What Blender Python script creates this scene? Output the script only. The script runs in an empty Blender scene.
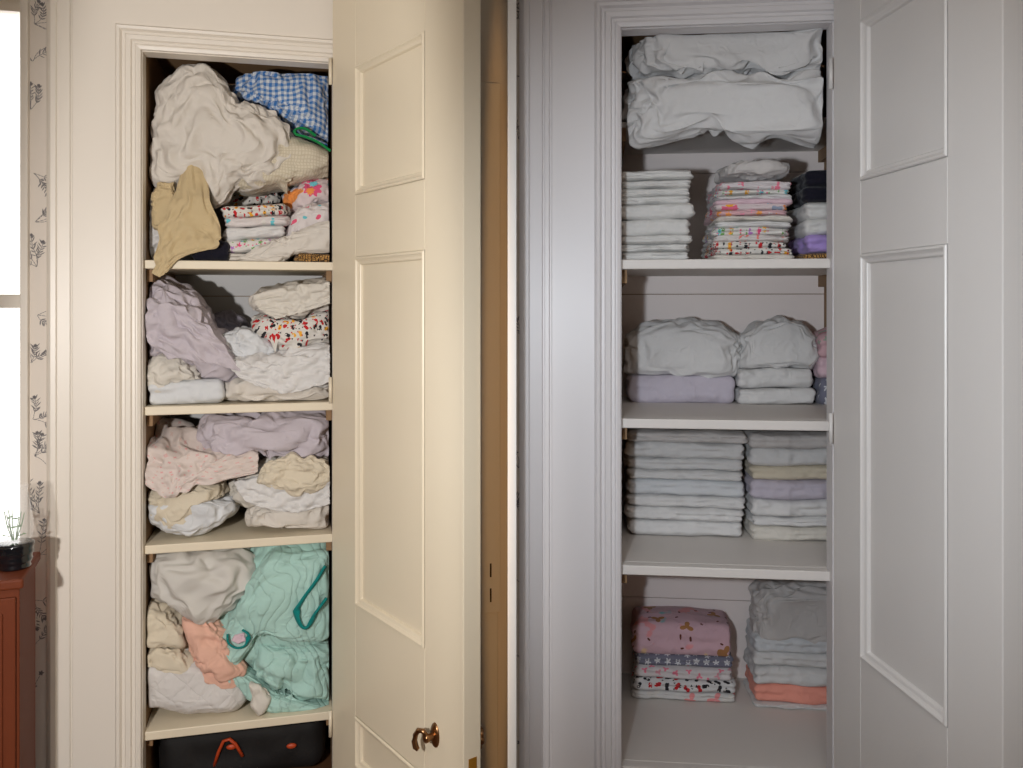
import bpy, bmesh, math, random
import numpy as np
from mathutils import Matrix, Vector
from mathutils.bvhtree import BVHTree

SC = bpy.context.scene
COL = SC.collection
# ------------------------------------------------------------------ camera
FPX, HOR, CZ = 850.0, 305.0, 1.70            # focal length and eye level in pixels of the 1023x768 frame, eye height in m
cam_d = bpy.data.cameras.new('camera')
cam = bpy.data.objects.new('camera', cam_d); COL.objects.link(cam)
cam.location = (0, 0, CZ); cam.rotation_euler = (math.pi/2, 0, 0)
cam_d.sensor_width = 36; cam_d.lens = FPX*36/1023; cam_d.shift_y = -(384-HOR)/1023
cam_d.clip_start = .02
SC.camera = cam
# ------------------------------------------------------------------ world, lamps, exposure
W = bpy.data.worlds.new('daylight'); SC.world = W; W.use_nodes = True
bg = W.node_tree.nodes['Background']; bg.inputs[0].default_value = (1, .98, .95, 1); bg.inputs[1].default_value = 2.6
def spot(name, loc, aim, power, color, half, blend, radius, sx=1.0):
    l = bpy.data.lights.new(name, 'SPOT'); l.energy = power; l.color = color
    l.spot_size = 2*math.radians(half); l.spot_blend = blend; l.shadow_soft_size = radius
    o = bpy.data.objects.new(name, l); COL.objects.link(o); o.location = loc
    o.rotation_euler = (Vector(aim)-Vector(loc)).to_track_quat('-Z', 'Y').to_euler()
    o.scale = (sx, 1, 1)
    return o
spot('warm_flash', (-.85, .15, 1.62), (-.79, 2.8, 1.14), 180, (1, .962, .93), 57, .36, .035, .268)
spot('cool_flash', (-.30, .15, 1.70), (.82, 2.5, 1.50), 104, (.87, .95, 1.04), 34, .9, .04, .84)
spot('strip_fill_spot', (-.012, .35, 1.5), (-.050, 3.0, 1.30), 72, (1, .56, .22), 33, .4, .02, .034)  # added narrow warm spot, brightens the wall strip right of the left door
al = bpy.data.lights.new('ceiling_bounce', 'AREA'); al.energy = 22; al.size = 1.6; al.color = (.98, .97, .97)
ao = bpy.data.objects.new('ceiling_bounce', al); COL.objects.link(ao); ao.location = (0, .3, 2.85)
vs = SC.view_settings
SC.display_settings.display_device = 'sRGB'
vs.view_transform = 'Standard'; vs.look = 'None'; vs.gamma = 1; vs.use_curve_mapping = False; vs.exposure = 0.0
SC.cycles.max_bounces = 8

# ------------------------------------------------------------------ frames of the two closet walls
class Frame:
    def __init__(s, uL, uR, width, yaw):
        y = math.radians(yaw); tL, tR = (uL-512)/FPX, (uR-512)/FPX
        Y = (width*math.cos(y)-tR*width*math.sin(y))/(tR-tL)
        s.O = np.array([tL*Y, Y]); s.ex = np.array([math.cos(y), math.sin(y)]); s.ey = np.array([-math.sin(y), math.cos(y)])
        s.w = width
        s.M = Matrix.Translation((s.O[0], s.O[1], 0)) @ Matrix.Rotation(y, 4, 'Z')
    def at(s, u, v, d):                       # the wall-frame point (x, depth, z) seen at (u, v) at that depth
        r = np.array([(u-512)/FPX, 1.0]); t = (d+s.O@s.ey)/(r@s.ey); p = r*t-s.O
        return np.array([p@s.ex, d, CZ-(v-HOR)/FPX*t])
    def depth(s, u, v, z):                    # depth at which height z is seen at (u, v)
        t = (CZ-z)*FPX/(v-HOR); r = np.array([(u-512)/FPX, 1.0])
        return (r*t-s.O)@s.ey
    def world(s, p):
        q = s.O+s.ex*p[0]+s.ey*p[1]; return Vector((q[0], q[1], p[2]))
WID = .62
A = Frame(142, 334, WID, 14)
B = Frame(621, 834, WID, -6)
A.xr, B.xr = WID, WID+.15                        # the right closet runs on behind its right jamb
DA, DB = .62, .70                              # closet depths
CEIL = 2.98

# ------------------------------------------------------------------ numpy helpers
def vnoise(p, seed=0):
    p = np.asarray(p, float); i = np.floor(p).astype(np.int64); f = p-i; f = f*f*f*(f*(f*6-15)+10)
    out = 0
    for dx in (0, 1):
        for dy in (0, 1):
            for dz in (0, 1):
                n = ((i[:, 0]+dx)*374761393+(i[:, 1]+dy)*668265263+(i[:, 2]+dz)*2147483647+seed*144269504) & 0xffffffff
                n = ((n ^ (n >> 13))*1274126177) & 0xffffffff; n = n ^ (n >> 16)
                h = (n & 0xffff)/32767.5-1
                w = (f[:, 0] if dx else 1-f[:, 0])*(f[:, 1] if dy else 1-f[:, 1])*(f[:, 2] if dz else 1-f[:, 2])
                out = out+h*w
    return out
def fbm(p, seed=0, o=3):
    r = 0; a = 1.0; p = np.asarray(p, float)
    for k in range(o):
        r = r+a*vnoise(p*2**k+k*17.3, seed+k); a *= .5
    return r
_lat = {}
def lattice(nx, ny, nz):                       # surface lattice of a box, coords in -1..1, and its quads
    k = (nx, ny, nz)
    if k in _lat: return _lat[k]
    idx = {}; V = []; Q = []
    def vid(a, b, c):
        t = (a, b, c)
        if t not in idx:
            idx[t] = len(V); V.append((2*a/nx-1, 2*b/ny-1, 2*c/nz-1))
        return idx[t]
    for c, s in ((0, 0), (nz, 1)):
        for a in range(nx):
            for b in range(ny):
                q = [vid(a, b, c), vid(a+1, b, c), vid(a+1, b+1, c), vid(a, b+1, c)]; Q.append(q if s else q[::-1])
    for b, s in ((0, 1), (ny, 0)):
        for a in range(nx):
            for c in range(nz):
                q = [vid(a, b, c), vid(a+1, b, c), vid(a+1, b, c+1), vid(a, b, c+1)]; Q.append(q if s else q[::-1])
    for a, s in ((0, 0), (nx, 1)):
        for b in range(ny):
            for c in range(nz):
                q = [vid(a, b, c), vid(a, b+1, c), vid(a, b+1, c+1), vid(a, b, c+1)]; Q.append(q if s else q[::-1])
    _lat[k] = (np.array(V), np.array(Q)); return _lat[k]
def edges_of(Q):
    e = np.concatenate([Q[:, [k, (k+1) % 4]] for k in range(4)]); e.sort(axis=1)
    return np.unique(e, axis=0)
def normals_of(P, Q):
    n = np.cross(P[Q[:, 2]]-P[Q[:, 0]], P[Q[:, 3]]-P[Q[:, 1]]); N = np.zeros_like(P)
    for k in range(4): np.add.at(N, Q[:, k], n)
    return N/np.maximum(np.linalg.norm(N, axis=1, keepdims=True), 1e-12)
def crumple(P, Q, grow=.25, ang=90, wander=60, attract=.06, bend=.10, iters=90, seed=0, amp=.004, iso=.25, fs=5.0, lo=None, X0=None):
    """Cloth with more length than the shape it covers: folds buckle out along a wandering direction."""
    E = edges_of(Q); n = len(P); i, j = E[:, 0], E[:, 1]
    T = P.copy(); N = normals_of(P, Q)
    mid = (P[i]+P[j])/2; d = P[j]-P[i]; L = np.linalg.norm(d, axis=1); e = d/np.maximum(L, 1e-9)[:, None]
    th = np.radians(ang+wander*vnoise(mid*fs, seed+5)*1.6)
    fold = np.stack([np.cos(th), np.zeros_like(th), np.sin(th)], 1)
    fold[:, 1] = -.5*np.sin(th)
    fold /= np.linalg.norm(fold, axis=1, keepdims=True)
    al = np.abs((e*fold).sum(1))
    patch = .45+.75*np.clip(.5+vnoise(mid*fs*1.3, seed+9), 0, 1)
    L0 = L*(1+grow*patch*(iso+(1-iso)*(1-al**2)))
    val = np.bincount(i, minlength=n)+np.bincount(j, minlength=n); val = np.maximum(val, 1)[:, None].astype(float)
    X = (P if X0 is None else X0)+N*(amp*(fbm(P*22, seed, 2)))[:, None]
    def acc(c, sgn):
        return np.stack([np.bincount(i, c[:, k], n)+sgn*np.bincount(j, c[:, k], n) for k in range(3)], 1)
    for it in range(iters):
        d = X[j]-X[i]; l = np.linalg.norm(d, axis=1); c = d*(.5*(l-L0)/np.maximum(l, 1e-9))[:, None]
        X = X+acc(c, -1)/val*1.5
        mean = np.stack([np.bincount(i, X[j, k], n)+np.bincount(j, X[i, k], n) for k in range(3)], 1)/val
        X = X+bend*(mean-X)+attract*(T-X)
        if lo is not None: X[:, 2] = np.maximum(X[:, 2], lo)
    return X

def folds(P, N, ang=90, wl=.045, amp=.012, ln=3.2, warp=.05, seed=0, soft=.0):
    """Drapery folds: long wandering ridges with creased valleys, plus crossing smaller ones and pinched spots."""
    out = np.zeros(len(P))
    w = np.stack([fbm(P*6.5+k*9.1, seed+40+k, 2) for k in range(3)], 1)
    for k, (da, sc, am, wp) in enumerate(((0, 1.0, 1.0, 1.0), (38, .62, .50, .8), (-47, .36, .27, .5))):
        t = math.radians(ang+da); f = np.array([math.cos(t), -.45*math.sin(t), math.sin(t)]); f /= np.linalg.norm(f)
        X = P+w*warp*wp; al = X@f; X = (X-np.outer(al, f))/(wl*sc)+np.outer(al/(wl*sc*ln), f)
        n = vnoise(X+seed*3.7, seed+k*11)+.25*vnoise(X*2.1+5, seed+k*11+1)
        r = 1-np.clip(np.abs(n)*1.9, 0, 1)                      # thin ridges
        b = np.clip(n*1.3, -1, 1)                               # round swells
        m = .35+.65*np.clip(.55+1.3*vnoise(P*8+k*4, seed+70+k), 0, 1)
        out += am*m*(.75*r**1.4+.45*b-.25)
    return P+N*(amp*out)[:, None]
def lat_ids(n):
    q, Q = lattice(n, n, n); return np.rint((q+1)*n/2).astype(int)
def up_lat(D, n):                                # displacement on lattice n -> lattice 2n
    c = lat_ids(n); key = {tuple(t): k for k, t in enumerate(c)}; f = lat_ids(2*n); out = np.zeros((len(f), 3))
    for dx in (0, 1):
        for dy in (0, 1):
            for dz in (0, 1):
                g = (f+np.array([dx, dy, dz]))//2
                out += D[[key[tuple(t)] for t in g.tolist()]]
    return out/8
def multi_crumple(T, res, grow, ang, wander, seed, iso, amp, lo, fold, wl, ln, fs, gather=(1.0, .75, .55)):
    """Folds found on a coarse copy of the surface first (the big ones), then refined twice (the small ones)."""
    lv = [res//4, res//2, res]; fi = lat_ids(res); D = None
    for k, n in enumerate(lv):
        st = res//n; key = {tuple(t): i for i, t in enumerate((fi//st).tolist()) if all(v % st == 0 for v in fi[i])}
        c = lat_ids(n); sel = [key[tuple(t)] for t in c.tolist()]; Tn = T[sel]; Q = lattice(n, n, n)[1]
        if D is None: X0 = folds(Tn, normals_of(Tn, Q), ang, wl, fold, ln, .05, seed)
        else:
            X0 = Tn+up_lat(D, n//2)
            if k == 1: X0 = folds(X0, normals_of(X0, Q), ang+25*math.sin(seed), wl*.62, fold*.55, ln*1.3, .07, seed+101)
        X = crumple(Tn, Q, grow*gather[k], ang, wander, (.035, .0, .0)[k], (.02, .02, .012)[k], (60, 30, 14)[k], seed+k, amp*(1, .6, .3)[k], iso, fs, lo, X0)
        D = X-Tn
    return X
# ------------------------------------------------------------------ object helpers
def tag(o, label=None, cat=None, group=None, kind=None):
    if label: o['label'] = label
    if cat: o['category'] = cat
    if group: o['group'] = group
    if kind: o['kind'] = kind
    return o
def empty(name, M):
    o = bpy.data.objects.new(name, None); COL.objects.link(o); o.empty_display_size = .05; o.matrix_world = M
    return o
def mesh_obj(name, V, Q, mat, M=None, parent=None, smooth=True, uv=None, sub=0, mids=None):
    me = bpy.data.meshes.new(name); me.from_pydata([tuple(v) for v in V], [], [tuple(int(k) for k in q) for q in Q])
    mats = mat if isinstance(mat, (list, tuple)) else [mat]
    for m in mats: me.materials.append(m)
    if mids is not None: me.polygons.foreach_set('material_index', mids)
    if smooth: me.polygons.foreach_set('use_smooth', [True]*len(me.polygons))
    if uv is not None:
        l = me.uv_layers.new(name='UVMap'); vi = np.zeros(len(me.loops), int); me.loops.foreach_get('vertex_index', vi)
        l.data.foreach_set('uv', np.asarray(uv, float)[vi].ravel())
    me.update()
    o = bpy.data.objects.new(name, me); COL.objects.link(o)
    if parent: o.parent = parent
    if M is not None:
        if parent: o.matrix_local = M
        else: o.matrix_world = M
    if sub:
        s = o.modifiers.new('smooth', 'SUBSURF'); s.levels = sub; s.render_levels = sub; s.uv_smooth = 'NONE'
    return o
class MB:                                       # collects boxes, prisms and tubes for one mesh
    def __init__(s): s.V = []; s.F = []; s.I = []
    def add(s, V, F, mi=0):
        b = len(s.V); s.V += [tuple(v) for v in V]; s.F += [tuple(b+k for k in f) for f in F]; s.I += [mi]*len(F)
    def box(s, x0, x1, y0, y1, z0, z1, mi=0):
        V = [(x, y, z) for z in (z0, z1) for y in (y0, y1) for x in (x0, x1)]
        s.add(V, [(0, 2, 3, 1), (4, 5, 7, 6), (0, 1, 5, 4), (2, 6, 7, 3), (0, 4, 6, 2), (1, 3, 7, 5)], mi)
    def tube(s, pts, r, n=10, mi=0, closed=False, flat=1.0):
        pts = [Vector(p) for p in pts]; rr = r if isinstance(r, (list, tuple)) else [r]*len(pts); V = []; F = []; m = len(pts)
        ref = Vector((.13, .3, .95)).normalized()
        for k, p in enumerate(pts):
            t = (pts[(k+1) % m if closed else min(k+1, m-1)]-pts[(k-1) % m if closed else max(k-1, 0)]).normalized()
            a = t.cross(ref)
            if a.length < .05: a = t.cross(Vector((1, 0, 0)))
            a.normalize(); b = t.cross(a).normalized()
            for q in range(n):
                w = 2*math.pi*q/n; V.append(p+a*(rr[k]*math.cos(w))+b*(rr[k]*flat*math.sin(w)))
        for k in range(m if closed else m-1):
            k2 = (k+1) % m
            for q in range(n):
                q2 = (q+1) % n; F.append((k*n+q, k*n+q2, k2*n+q2, k2*n+q))
        if not closed:
            F.append(tuple(range(n))[::-1]); F.append(tuple((m-1)*n+q for q in range(n)))
        s.add(V, F, mi)
    def lathe(s, prof, n=28, M=None, mi=0):
        V = []; F = []
        for r, z in prof:
            for q in range(n):
                w = 2*math.pi*q/n; p = Vector((r*math.cos(w), r*math.sin(w), z)); V.append(M @ p if M else p)
        for k in range(len(prof)-1):
            for q in range(n):
                q2 = (q+1) % n; F.append((k*n+q, k*n+q2, (k+1)*n+q2, (k+1)*n+q))
        s.add(V, F, mi)
    def build(s, name, mat, M=None, parent=None, smooth=False, bevel=0):
        o = mesh_obj(name, s.V, s.F, mat, M, parent, smooth, mids=s.I)
        bm = bmesh.new(); bm.from_mesh(o.data); bmesh.ops.recalc_face_normals(bm, faces=bm.faces); bm.to_mesh(o.data); bm.free()
        if bevel:
            b = o.modifiers.new('bevel', 'BEVEL'); b.width = bevel; b.segments = 2; b.limit_method = 'ANGLE'
        return o

# ------------------------------------------------------------------ materials
def nodes(name):
    m = bpy.data.materials.new(name); m.use_nodes = True; nt = m.node_tree
    return m, nt, nt.nodes['Principled BSDF']
def N(nt, typ, ins=None, **kw):
    n = nt.nodes.new(typ)
    for k, v in kw.items(): setattr(n, k, v)
    for k, v in (ins or {}).items():
        if hasattr(v, 'is_output') or isinstance(v, bpy.types.NodeSocket): nt.links.new(v, n.inputs[k])
        else: n.inputs[k].default_value = v
    return n
def c4(c): return (c[0], c[1], c[2], 1)
def srgb(r, g, b):
    f = lambda x: (x/255/12.92) if x/255 <= .04045 else ((x/255+.055)/1.055)**2.4
    return (f(r), f(g), f(b))
def math_(nt, op, a, b=0.0, c=None):
    ins = {0: a, 1: b}
    if c is not None: ins[2] = c
    return N(nt, 'ShaderNodeMath', ins, operation=op).outputs[0]
def mixc(nt, f, a, b):
    n = N(nt, 'ShaderNodeMix', data_type='RGBA')
    for k, v in ((0, f), (6, a), (7, b)):
        if isinstance(v, bpy.types.NodeSocket): nt.links.new(v, n.inputs[k])
        elif k == 0: n.inputs[k].default_value = v
        else: n.inputs[k].default_value = c4(v)
    return n.outputs[2]
def plain(name, col, rough=.5, metal=0.0, bump=0.0, bscale=60, mottle=0.0, coat=0.0):
    m, nt, p = nodes(name); p.inputs['Base Color'].default_value = c4(col)
    p.inputs['Roughness'].default_value = rough; p.inputs['Metallic'].default_value = metal; p.inputs['Coat Weight'].default_value = coat
    tc = N(nt, 'ShaderNodeTexCoord').outputs['Object']
    if bump:
        no = N(nt, 'ShaderNodeTexNoise', {'Vector': tc, 'Scale': bscale, 'Detail': 3}).outputs[0]
        b = N(nt, 'ShaderNodeBump', {'Height': no, 'Strength': bump, 'Distance': .003}); nt.links.new(b.outputs[0], p.inputs['Normal'])
    if mottle:
        no = N(nt, 'ShaderNodeTexNoise', {'Vector': tc, 'Scale': 5, 'Detail': 4}).outputs[0]
        f = math_(nt, 'MULTIPLY', no, mottle)
        nt.links.new(mixc(nt, f, col, (col[0]*.72, col[1]*.66, col[2]*.58)), p.inputs['Base Color'])
    return m
def cloth(name, col, layers=(), weave=600, bump=.12, kind=None, sheen=.1, col2=None, crease=.75):
    """Cotton cloth; layers = printed motifs (spacing m, radius share, petals, petal depth, [colours], randomness)."""
    m, nt, p = nodes(name); p.inputs['Roughness'].default_value = .92
    dim = lambda c: tuple(x*.84 for x in c) if min(c) > .34 else tuple(c)     # washed cotton is duller than gloss paint
    col = dim(col); col2 = dim(col2) if col2 else None
    p.inputs['Sheen Weight'].default_value = sheen; p.inputs['Specular IOR Level'].default_value = .15
    uv = N(nt, 'ShaderNodeTexCoord').outputs['UV']; obj = N(nt, 'ShaderNodeTexCoord').outputs['Object']
    sx = N(nt, 'ShaderNodeSeparateXYZ', {0: uv})
    base = N(nt, 'ShaderNodeRGB').outputs[0]; base.default_value = c4(col)
    height = N(nt, 'ShaderNodeTexNoise', {'Vector': obj, 'Scale': 26, 'Detail': 5}).outputs[0]
    if kind == 'gingham':
        s = []
        for k in (0, 1):
            f = math_(nt, 'FRACT', math_(nt, 'MULTIPLY', sx.outputs[k], 1/.020)); s.append(math_(nt, 'GREATER_THAN', f, .5))
        t = math_(nt, 'MULTIPLY', math_(nt, 'ADD', s[0], s[1]), .5)
        r = N(nt, 'ShaderNodeValToRGB', {0: t}); e = r.color_ramp; e.interpolation = 'CONSTANT'
        e.elements[0].color = c4(col); e.elements[0].position = 0
        e.elements[1].color = c4(col2); e.elements[1].position = .75
        k = e.elements.new(.25); k.color = c4([(a*.4+b*.6) for a, b in zip(col, col2)])
        base = r.outputs[0]
    if kind == 'waffle':
        s = []
        for k in (0, 1):
            f = math_(nt, 'FRACT', math_(nt, 'MULTIPLY', sx.outputs[k], 1/.011)); s.append(math_(nt, 'GREATER_THAN', f, .72))
        t = math_(nt, 'MAXIMUM', s[0], s[1]); base = mixc(nt, math_(nt, 'MULTIPLY', t, .55), col, col2); height = t; bump = .5
    if kind == 'thermal':
        a = math_(nt, 'SINE', math_(nt, 'MULTIPLY', sx.outputs[0], 900.0)); b = math_(nt, 'SINE', math_(nt, 'MULTIPLY', sx.outputs[1], 700.0))
        height = math_(nt, 'MULTIPLY', a, b); bump = .55
    if kind == 'quilt':                         # wandering stitched channels
        w = N(nt, 'ShaderNodeTexWave', {'Vector': uv, 'Scale': 4.2, 'Distortion': 5.5, 'Detail': 0, 'Detail Scale': 2.2}, wave_profile='SIN').outputs[1]
        height = math_(nt, 'POWER', math_(nt, 'ABSOLUTE', math_(nt, 'SUBTRACT', math_(nt, 'MULTIPLY', w, 2.0), 1.0)), .35); bump = .9
    if kind == 'diamond':
        a = math_(nt, 'ABSOLUTE', math_(nt, 'SINE', math_(nt, 'MULTIPLY', math_(nt, 'ADD', sx.outputs[0], sx.outputs[1]), 32.0)))
        b = math_(nt, 'ABSOLUTE', math_(nt, 'SINE', math_(nt, 'MULTIPLY', math_(nt, 'SUBTRACT', sx.outputs[0], sx.outputs[1]), 32.0)))
        height = math_(nt, 'POWER', math_(nt, 'MINIMUM', a, b), .4); bump = .6
    if kind == 'blotch':
        for k, (c, sc, th) in enumerate(((srgb(232, 150, 150), 11, .60), (srgb(110, 190, 190), 8, .66), (srgb(240, 205, 150), 15, .70))):
            no = N(nt, 'ShaderNodeTexNoise', {'Vector': N(nt, 'ShaderNodeVectorMath', {0: uv, 1: (k*3.1+.4, k*1.7, 0)}).outputs[0], 'Scale': sc, 'Detail': 2}).outputs[0]
            base = mixc(nt, math_(nt, 'MULTIPLY', math_(nt, 'SMOOTH_MIN', math_(nt, 'MULTIPLY', math_(nt, 'MAXIMUM', math_(nt, 'SUBTRACT', no, th), 0.0), 30.0), 1.0, .1), .8), base, c)
    if kind == 'leopard':
        vo = N(nt, 'ShaderNodeTexVoronoi', {'Vector': uv, 'Scale': 110.0}, feature='DISTANCE_TO_EDGE', voronoi_dimensions='2D').outputs[0]
        base = mixc(nt, math_(nt, 'LESS_THAN', vo, .16), col, col2)
    for k, (sp, rad, pet, dep, cols, rnd) in enumerate(layers):
        v = N(nt, 'ShaderNodeVectorMath', {0: uv, 1: (k*7.31, k*3.17, 0)}).outputs[0]
        sc = N(nt, 'ShaderNodeVectorMath', {0: v, 'Scale': 1/sp}, operation='SCALE').outputs[0]
        vo = N(nt, 'ShaderNodeTexVoronoi', {'Vector': sc, 'Scale': 1.0, 'Randomness': rnd}, voronoi_dimensions='2D')
        lc = N(nt, 'ShaderNodeVectorMath', {0: sc, 1: vo.outputs['Position']}, operation='SUBTRACT').outputs[0]
        ls = N(nt, 'ShaderNodeSeparateXYZ', {0: lc}); an = math_(nt, 'ARCTAN2', ls.outputs[1], ls.outputs[0])
        ln = N(nt, 'ShaderNodeVectorMath', {0: lc}, operation='LENGTH').outputs['Value']
        hue = N(nt, 'ShaderNodeSeparateColor', {0: vo.outputs['Color']})
        thr = math_(nt, 'MULTIPLY', math_(nt, 'MULTIPLY_ADD', math_(nt, 'COSINE', math_(nt, 'MULTIPLY_ADD', an, float(pet), math_(nt, 'MULTIPLY', hue.outputs[1], 6.0))), dep, 1.0), rad)
        mask = math_(nt, 'LESS_THAN', ln, thr)
        r = N(nt, 'ShaderNodeValToRGB', {0: hue.outputs[0]}); r.color_ramp.interpolation = 'CONSTANT'
        el = r.color_ramp.elements
        while len(el) < len(cols): el.new(.5)
        for q, c in enumerate(cols): el[q].position = q/len(cols); el[q].color = c4(dim(c))
        base = mixc(nt, mask, base, r.outputs[0])
    nt.links.new(base, p.inputs['Base Color'])
    cr = N(nt, 'ShaderNodeTexNoise', {'Vector': obj, 'Scale': 13.0, 'Detail': 3.0, 'Distortion': .6}, noise_type='RIDGED_MULTIFRACTAL').outputs[0]
    cf = N(nt, 'ShaderNodeTexNoise', {'Vector': obj, 'Scale': 31.0, 'Detail': 2.0, 'Distortion': .9}, noise_type='RIDGED_MULTIFRACTAL').outputs[0]
    b1 = N(nt, 'ShaderNodeBump', {'Height': cf, 'Strength': crease, 'Distance': .0045})
    b0 = N(nt, 'ShaderNodeBump', {'Height': cr, 'Strength': crease, 'Distance': .013, 'Normal': b1.outputs[0]})
    b = N(nt, 'ShaderNodeBump', {'Height': height, 'Strength': bump, 'Distance': .004, 'Normal': b0.outputs[0]}); nt.links.new(b.outputs[0], p.inputs['Normal'])
    return m
M = {}
M['paint'] = plain('cream_gloss_paint', srgb(226, 218, 206), .38, bump=.05, bscale=30)
M['paintB'] = plain('cool_white_gloss_paint', srgb(222, 218, 218), .38, bump=.05, bscale=30)
M['door'] = plain('cream_door_paint', srgb(224, 212, 188), .33, bump=.05, bscale=24)
M['doorB'] = plain('white_door_paint', srgb(220, 216, 212), .36, bump=.05, bscale=24)
M['wallpaper'] = plain('cream_wallpaper', srgb(222, 212, 200), .8, bump=.05, bscale=200)
M['ink'] = plain('grey_toile_ink', srgb(122, 118, 118), .85)
M['shelfA'] = plain('cream_shelf_paint', srgb(226, 214, 190), .5, bump=.04, mottle=.12)
M['shelfB'] = plain('white_shelf_paint', srgb(222, 216, 210), .5, bump=.04, mottle=.08)
M['backA'] = plain('pale_grey_board_paint', srgb(206, 206, 206), .6, bump=.04)
M['backB'] = plain('warm_white_board_paint', srgb(246, 234, 228), .6, bump=.04)
M['wood_shade'] = plain('tan_wood_shade', srgb(150, 118, 84), .7, bump=.2, bscale=25, mottle=.4)
M['room'] = plain('room_paint', srgb(214, 196, 172), .8)
M['ceil'] = plain('ceiling_paint', srgb(236, 232, 226), .9)
M['floor'] = plain('dark_oak_boards', srgb(96, 66, 44), .5, bump=.1, mottle=.5)
M['dark'] = plain('black_nylon', srgb(15, 12, 12), .75, bump=.3, bscale=90)
M['orange'] = plain('orange_plastic', srgb(190, 70, 30), .5)
M['brass'] = plain('aged_brass', srgb(150, 112, 78), .28, 1.0, bump=.06)
M['brassy'] = plain('yellow_brass_plate', srgb(196, 142, 50), .45, .6, mottle=.4)
M['mortise_shade'] = plain('mortise_shade_paint', srgb(50, 30, 18), .9)
M['cherry'] = plain('cherry_wood', srgb(108, 52, 28), .6, bump=.1, bscale=20, mottle=.7)
M['cherry'].node_tree.nodes['Principled BSDF'].inputs['Specular IOR Level'].default_value = .2
M['blackglass'] = plain('black_ceramic', srgb(18, 20, 24), .12, coat=.6)
M['leaf'] = plain('green_leaf', srgb(90, 130, 80), .7)
def glassy(name, tint=(1, 1, 1), fac=.9):
    m, nt, p = nodes(name); t = N(nt, 'ShaderNodeBsdfTransparent', {0: c4(tint)}); p.inputs['Roughness'].default_value = .03
    p.inputs['Base Color'].default_value = c4(tint)
    mx = N(nt, 'ShaderNodeMixShader', {0: fac, 1: p.outputs[0], 2: t.outputs[0]})
    nt.links.new(mx.outputs[0], nt.nodes['Material Output'].inputs[0]); return m
M['glass'] = glassy('window_glass', (1, 1, 1), .93)
M['vglass'] = glassy('vase_glass', (1, 1, 1), .9)
wh = srgb(232, 228, 222)
M['white'] = cloth('white_cotton', srgb(231, 229, 227))
M['offwhite'] = cloth('off_white_cotton', srgb(228, 221, 211))
M['cool'] = cloth('cool_white_cotton', srgb(226, 228, 230))
M['terry'] = cloth('white_terry', srgb(230, 228, 224), bump=.35)
M['cream'] = cloth('cream_cotton', srgb(229, 217, 194))
M['ivory'] = cloth('ivory_cotton', srgb(229, 223, 212))
M['beige'] = cloth('khaki_cotton', srgb(196, 176, 138))
M['lav'] = cloth('lavender_grey_cotton', srgb(208, 199, 206))
M['lavp'] = cloth('pale_lavender_cotton', srgb(212, 204, 216))
M['greylav'] = cloth('grey_lavender_cotton', srgb(170, 164, 176))
M['purple'] = cloth('lilac_fleece', srgb(176, 152, 214), bump=.2)
M['navy'] = cloth('black_navy_cotton', srgb(28, 27, 38))
M['peach'] = cloth('peach_cotton', srgb(242, 192, 170))
M['coral'] = cloth('coral_cotton', srgb(240, 160, 142))
M['pinkp'] = cloth('pale_pink_cotton', srgb(236, 204, 214))
M['aqua'] = cloth('aqua_quilted_cotton', srgb(186, 224, 214), kind='quilt')
M['teal'] = cloth('teal_binding', srgb(18, 128, 124), bump=.1)
M['green'] = cloth('green_binding', srgb(24, 140, 74), bump=.1)
M['gingham'] = cloth('blue_gingham', srgb(224, 230, 236), kind='gingham', col2=srgb(64, 116, 178))
M['waffle'] = cloth('cream_waffle_cotton', srgb(232, 222, 200), kind='waffle', col2=srgb(204, 190, 160))
M['thermal'] = cloth('white_thermal_weave', srgb(240, 236, 228), kind='thermal')
M['diamond'] = cloth('white_quilted_cotton', srgb(230, 226, 222), kind='diamond')
M['rosebud'] = cloth('pink_rosebud_print', srgb(228, 214, 206), [(.034, .13, 4, .4, [srgb(232, 170, 168), srgb(230, 182, 178), srgb(226, 200, 190)], .9)])
RED, BLK, YEL, PNK, GRN, TUR = srgb(190, 40, 44), srgb(44, 42, 46), srgb(232, 170, 60), srgb(226, 80, 130), srgb(110, 160, 90), srgb(110, 195, 205)
M['cars'] = cloth('vehicle_print', srgb(230, 226, 218), [(.024, .30, 2, .35, [RED, BLK, YEL, BLK, wh, RED, wh], .6), (.013, .20, 3, .3, [BLK, wh, wh, RED], .9)])
M['floral'] = cloth('bright_floral_print', srgb(232, 228, 222), [(.026, .26, 5, .35, [PNK, YEL, GRN, PNK, srgb(180, 120, 190), wh, TUR], .9), (.014, .2, 3, .4, [GRN, wh, wh, PNK], .9)])
M['bigfloral'] = cloth('large_pink_flower_print', srgb(230, 214, 214), [(.075, .42, 9, .14, [srgb(224, 90, 130), srgb(236, 150, 80), srgb(150, 160, 180), srgb(228, 110, 140)], .7), (.075, .18, 8, .2, [YEL, srgb(236, 150, 80), TUR], .7)])
M['pinkdot'] = cloth('pink_dot_print', srgb(232, 224, 222), [(.05, .15, 1, 0, [srgb(220, 90, 120), TUR, srgb(220, 90, 120), wh], .8)])
M['pinkstripe'] = cloth('pink_spot_print', srgb(226, 186, 190), [(.03, .3, 6, .25, [srgb(222, 90, 126), srgb(236, 160, 90), srgb(236, 222, 222), srgb(230, 150, 170)], .8)])
M['sketch'] = cloth('coral_scribble_print', srgb(232, 224, 220), [(.03, .2, 2, .8, [srgb(232, 130, 120), wh, srgb(232, 130, 120)], .9)])
M['toy'] = cloth('black_and_red_toy_print', srgb(228, 226, 226), [(.034, .27, 2, .4, [BLK, RED, BLK, srgb(230, 226, 226), RED, BLK], .5), (.02, .16, 3, .3, [wh, BLK, wh], .8)])
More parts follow.
